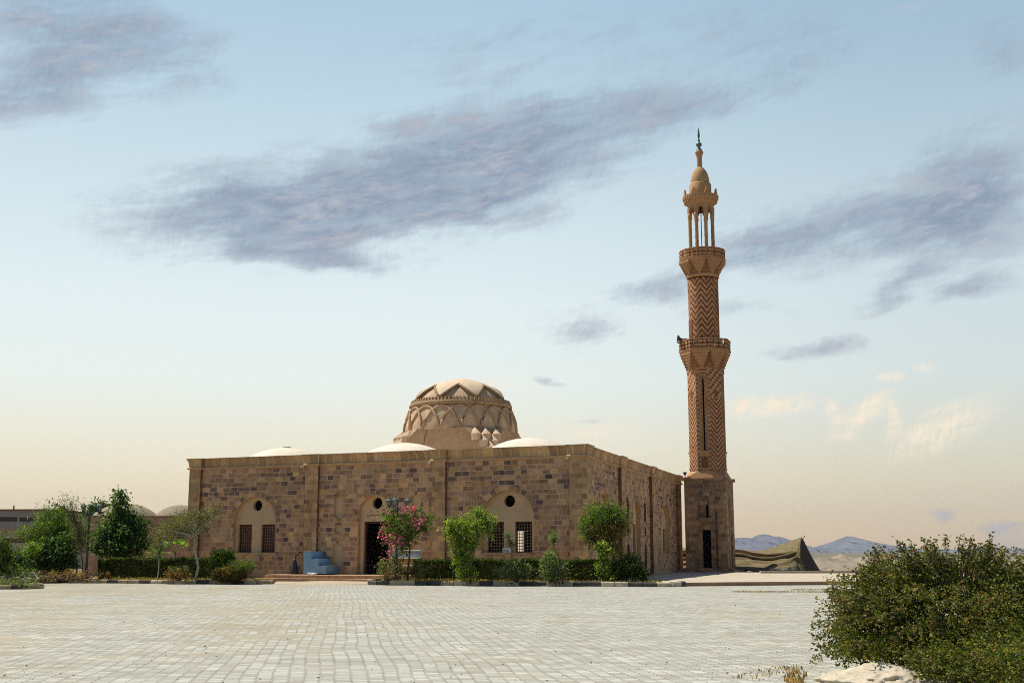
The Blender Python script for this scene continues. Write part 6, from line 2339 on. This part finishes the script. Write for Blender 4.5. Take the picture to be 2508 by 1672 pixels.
# the sky away from the sun (behind the forecourt) is a deeper, darker blue
away = k.maprange(k.math('ABSOLUTE', k.math('ADD', az, 15.0)), 55.0, 130.0, 0.0, 1.0, True)
grad10 = k.mix(away, grad10, k.mix(1.0, grad10, (0.48, 0.54, 0.62), 'MULTIPLY'))
grad10 = k.mix(k.maprange(az, -4.0, 26.0, 0.0, 1.0, True), grad10, k.mix(1.0, grad10, (0.80, 0.83, 0.86), 'MULTIPLY'))
base_sky = k.mix(0.93, sky.outputs[0], grad10)

pv2 = k.comb(az, el, 0.0)
warp = k.noise(k.vmath('MULTIPLY', pv2, (0.16, 0.34, 1.0)), 1.0, 3, 0.5, out='Color')
wv = k.vmath('SUBTRACT', warp, (0.5, 0.5, 0.5))
pw = k.vmath('ADD', pv2, k.vmath('MULTIPLY', wv, (5.0, 2.4, 0.0)))


def cloud(dx, dy, ra, rb, ang, amp, src=None):
    a, e = azel(dx, dy)
    dg = math.degrees(1 / 2720.0)
    n = nt.nodes.new('ShaderNodeMapping')
    n.vector_type = 'TEXTURE'
    k.lk(n.inputs['Vector'], pw if src is None else src)
    n.inputs['Location'].default_value = (a, e, 0)
    n.inputs['Rotation'].default_value = (0, 0, rad(ang))
    n.inputs['Scale'].default_value = (ra * dg, rb * dg, 1)
    ln = k.vmath('LENGTH', n.outputs[0])
    return k.maprange(ln, 1.25, 0.0, 0.0, amp, True)


def total(lst, src=None):
    t = None
    for q in lst:
        c = cloud(*q, src=src)
        t = c if t is None else k.math('ADD', t, c)
    return t


dark = total([(530, 490, 470, 130, 6, 1.05), (900, 430, 560, 205, 13, 1.15), (1230, 360, 450, 200, 12, 1.0), (1640, 205, 480, 95, 9, 0.5), (720, 585, 300, 40, -3, 0.6),
              (150, 70, 380, 200, -8, 1.2), (30, 240, 220, 110, 15, 0.85), (430, 130, 240, 100, -20, 0.45),
              (1940, 510, 390, 120, 8, 1.1), (2240, 470, 270, 190, 30, 1.25), (1740, 560, 240, 70, 4, 0.6),
              (2040, 660, 170, 34, 16, 0.9), (2260, 670, 120, 42, 8, 0.75), (1860, 792, 190, 42, 6, 0.95), (1330, 775, 150, 56, 4, 0.85), (1480, 685, 260, 64, 14, 0.66), (1700, 705, 190, 34, 5, 0.6), (1560, 640, 240, 40, 12, 0.5),
              (2182, 1178, 56, 17, 2, 0.9), (2310, 1200, 70, 28, 4, 0.8), (2320, 1245, 100, 30, 6, 0.9), (1270, 866, 70, 20, -12, 0.7), (1340, 965, 80, 16, 0, 0.6),
              (1130, 110, 460, 110, 6, 0.58), (1700, 70, 380, 100, 0, 0.62), (2330, 110, 110, 130, 0, 0.7), (1700, 220, 330, 60, 10, 0.45)])
def turned(v, deg):
    n = nt.nodes.new('ShaderNodeMapping')
    n.vector_type = 'POINT'
    n.inputs['Rotation'].default_value = (0, 0, rad(-deg))
    k.lk(n.inputs['Vector'], v)
    return n.outputs[0]


pz = k.vmath('ADD', pv2, k.vmath('MULTIPLY', wv, (2.2, 0.7, 0.0)))
pt = turned(pz, 11)
nz = k.noise(k.vmath('MULTIPLY', pt, (0.22, 0.75, 1.0)), 1.0, 9, 0.62)
nz2 = k.noise(k.vmath('MULTIPLY', pt, (0.8, 2.6, 1.0)), 1.0, 8, 0.66)
pv_t = turned(pz, 72)
fib = k.noise(k.vmath('MULTIPLY', pv_t, (0.9, 3.4, 1.0)), 1.0, 7, 0.65)
tex = k.math('ADD', k.math('ADD', k.math('MULTIPLY', nz, 0.6), k.math('MULTIPLY', nz2, 0.26)), k.math('MULTIPLY', fib, 0.14))
edge = k.math('MINIMUM', k.math('MULTIPLY', dark, 2.4), 1.0)
cov = k.math('ADD', k.math('SUBTRACT', dark, 0.34), k.math('MULTIPLY', k.math('MULTIPLY', k.math('SUBTRACT', tex, 0.5), 3.6), edge))
wisp = k.noise(k.vmath('MULTIPLY', pt, (0.4, 1.5, 1.0)), 1.0, 7, 0.55)
covm = k.math('MULTIPLY', k.maprange(cov, -0.12, 1.25, 0.0, 0.95, True), k.maprange(wisp, 0.34, 0.62, 0.78, 1.0, True))
ccol = k.ramp(k.math('MULTIPLY_ADD', nz2, 0.5, k.math('MULTIPLY', nz, 0.5)), [(0.36, lin((118, 144, 168))), (0.5, lin((142, 156, 178))), (0.64, lin((178, 182, 192)))])
c1 = k.mix(covm, base_sky, k.vmath('SCALE', ccol, None, SKYG))
pink = total([(1010, 300, 260, 50, 14, 0.35), (1120, 155, 240, 40, 4, 0.4), (2100, 430, 220, 40, -4, 0.6), (2090, 20, 160, 26, 6, 0.5), (2300, 310, 60, 50, 20, 0.45), (1370, 755, 90, 20, 4, 0.5), (1900, 785, 90, 22, 6, 0.55), (400, 370, 50, 20, 0, 0.3), (1790, 640, 60, 30, 10, 0.3)])
pm = k.maprange(k.math('MULTIPLY', pink, k.math('MULTIPLY_ADD', tex, 2.0, -0.3)), 0.1, 0.9, 0.0, 0.5, True)
c2 = k.mix(pm, c1, k.vmath('SCALE', k.comb(*lin((222, 206, 202))), None, SKYG))
pale = total([(1750, 930, 150, 36, 2, 1.0), (1985, 945, 95, 36, 32, 0.95), (2052, 968, 24, 50, -14, 0.8), (1912, 945, 22, 34, 20, 0.7), (2165, 985, 170, 58, 26, 0.85), (2045, 866, 50, 16, 0, 0.8), (2122, 842, 30, 15, 0, 1.0), (1940, 1005, 50, 18, 0, 0.5), (1370, 992, 130, 34, 0, 0.55), (1150, 880, 130, 26, -6, 0.5), (910, 893, 40, 26, 30, 0.35)], k.vmath('ADD', pv2, k.vmath('MULTIPLY', wv, (0.8, 0.5, 0.0))))
pam = k.maprange(k.math('MULTIPLY', pale, k.math('MULTIPLY_ADD', k.math('ADD', k.math('MULTIPLY', nz2, 0.5), k.math('MULTIPLY', fib, 0.5)), 4.4, -1.5)), 0.0, 0.9, 0.0, 0.9, True)
c3 = k.mix(pam, c2, k.vmath('SCALE', k.comb(*lin((255, 240, 214))), None, SKYG))
nt.links.new(c3, bgk.inputs['Color'])

# ------------------------------------------------------------------ camera and render
cam = bpy.data.cameras.new('camera')
cam.sensor_width = 36.0
cam.sensor_fit = 'HORIZONTAL'
cam.lens = FPX / 2508 * 36.0
cam.clip_start = 0.1
cam.clip_end = 30000
co = bpy.data.objects.new('camera', cam)
co.location = (0, 0, EYE)
co.rotation_euler = (PI / 2 + PITCH, 0, 0)
col.objects.link(co)
sc.camera = co
sc.view_settings.view_transform = 'Standard'
sc.view_settings.look = 'None'
sc.view_settings.exposure = 0.35
sc.view_settings.gamma = 1.0
sc.cycles.max_bounces = 8
sc.cycles.diffuse_bounces = 4
sc.cycles.volume_bounces = 0
sc.cycles.transparent_max_bounces = 8
sc.cycles.use_denoising = False
sc.cycles.filter_width = 1.0
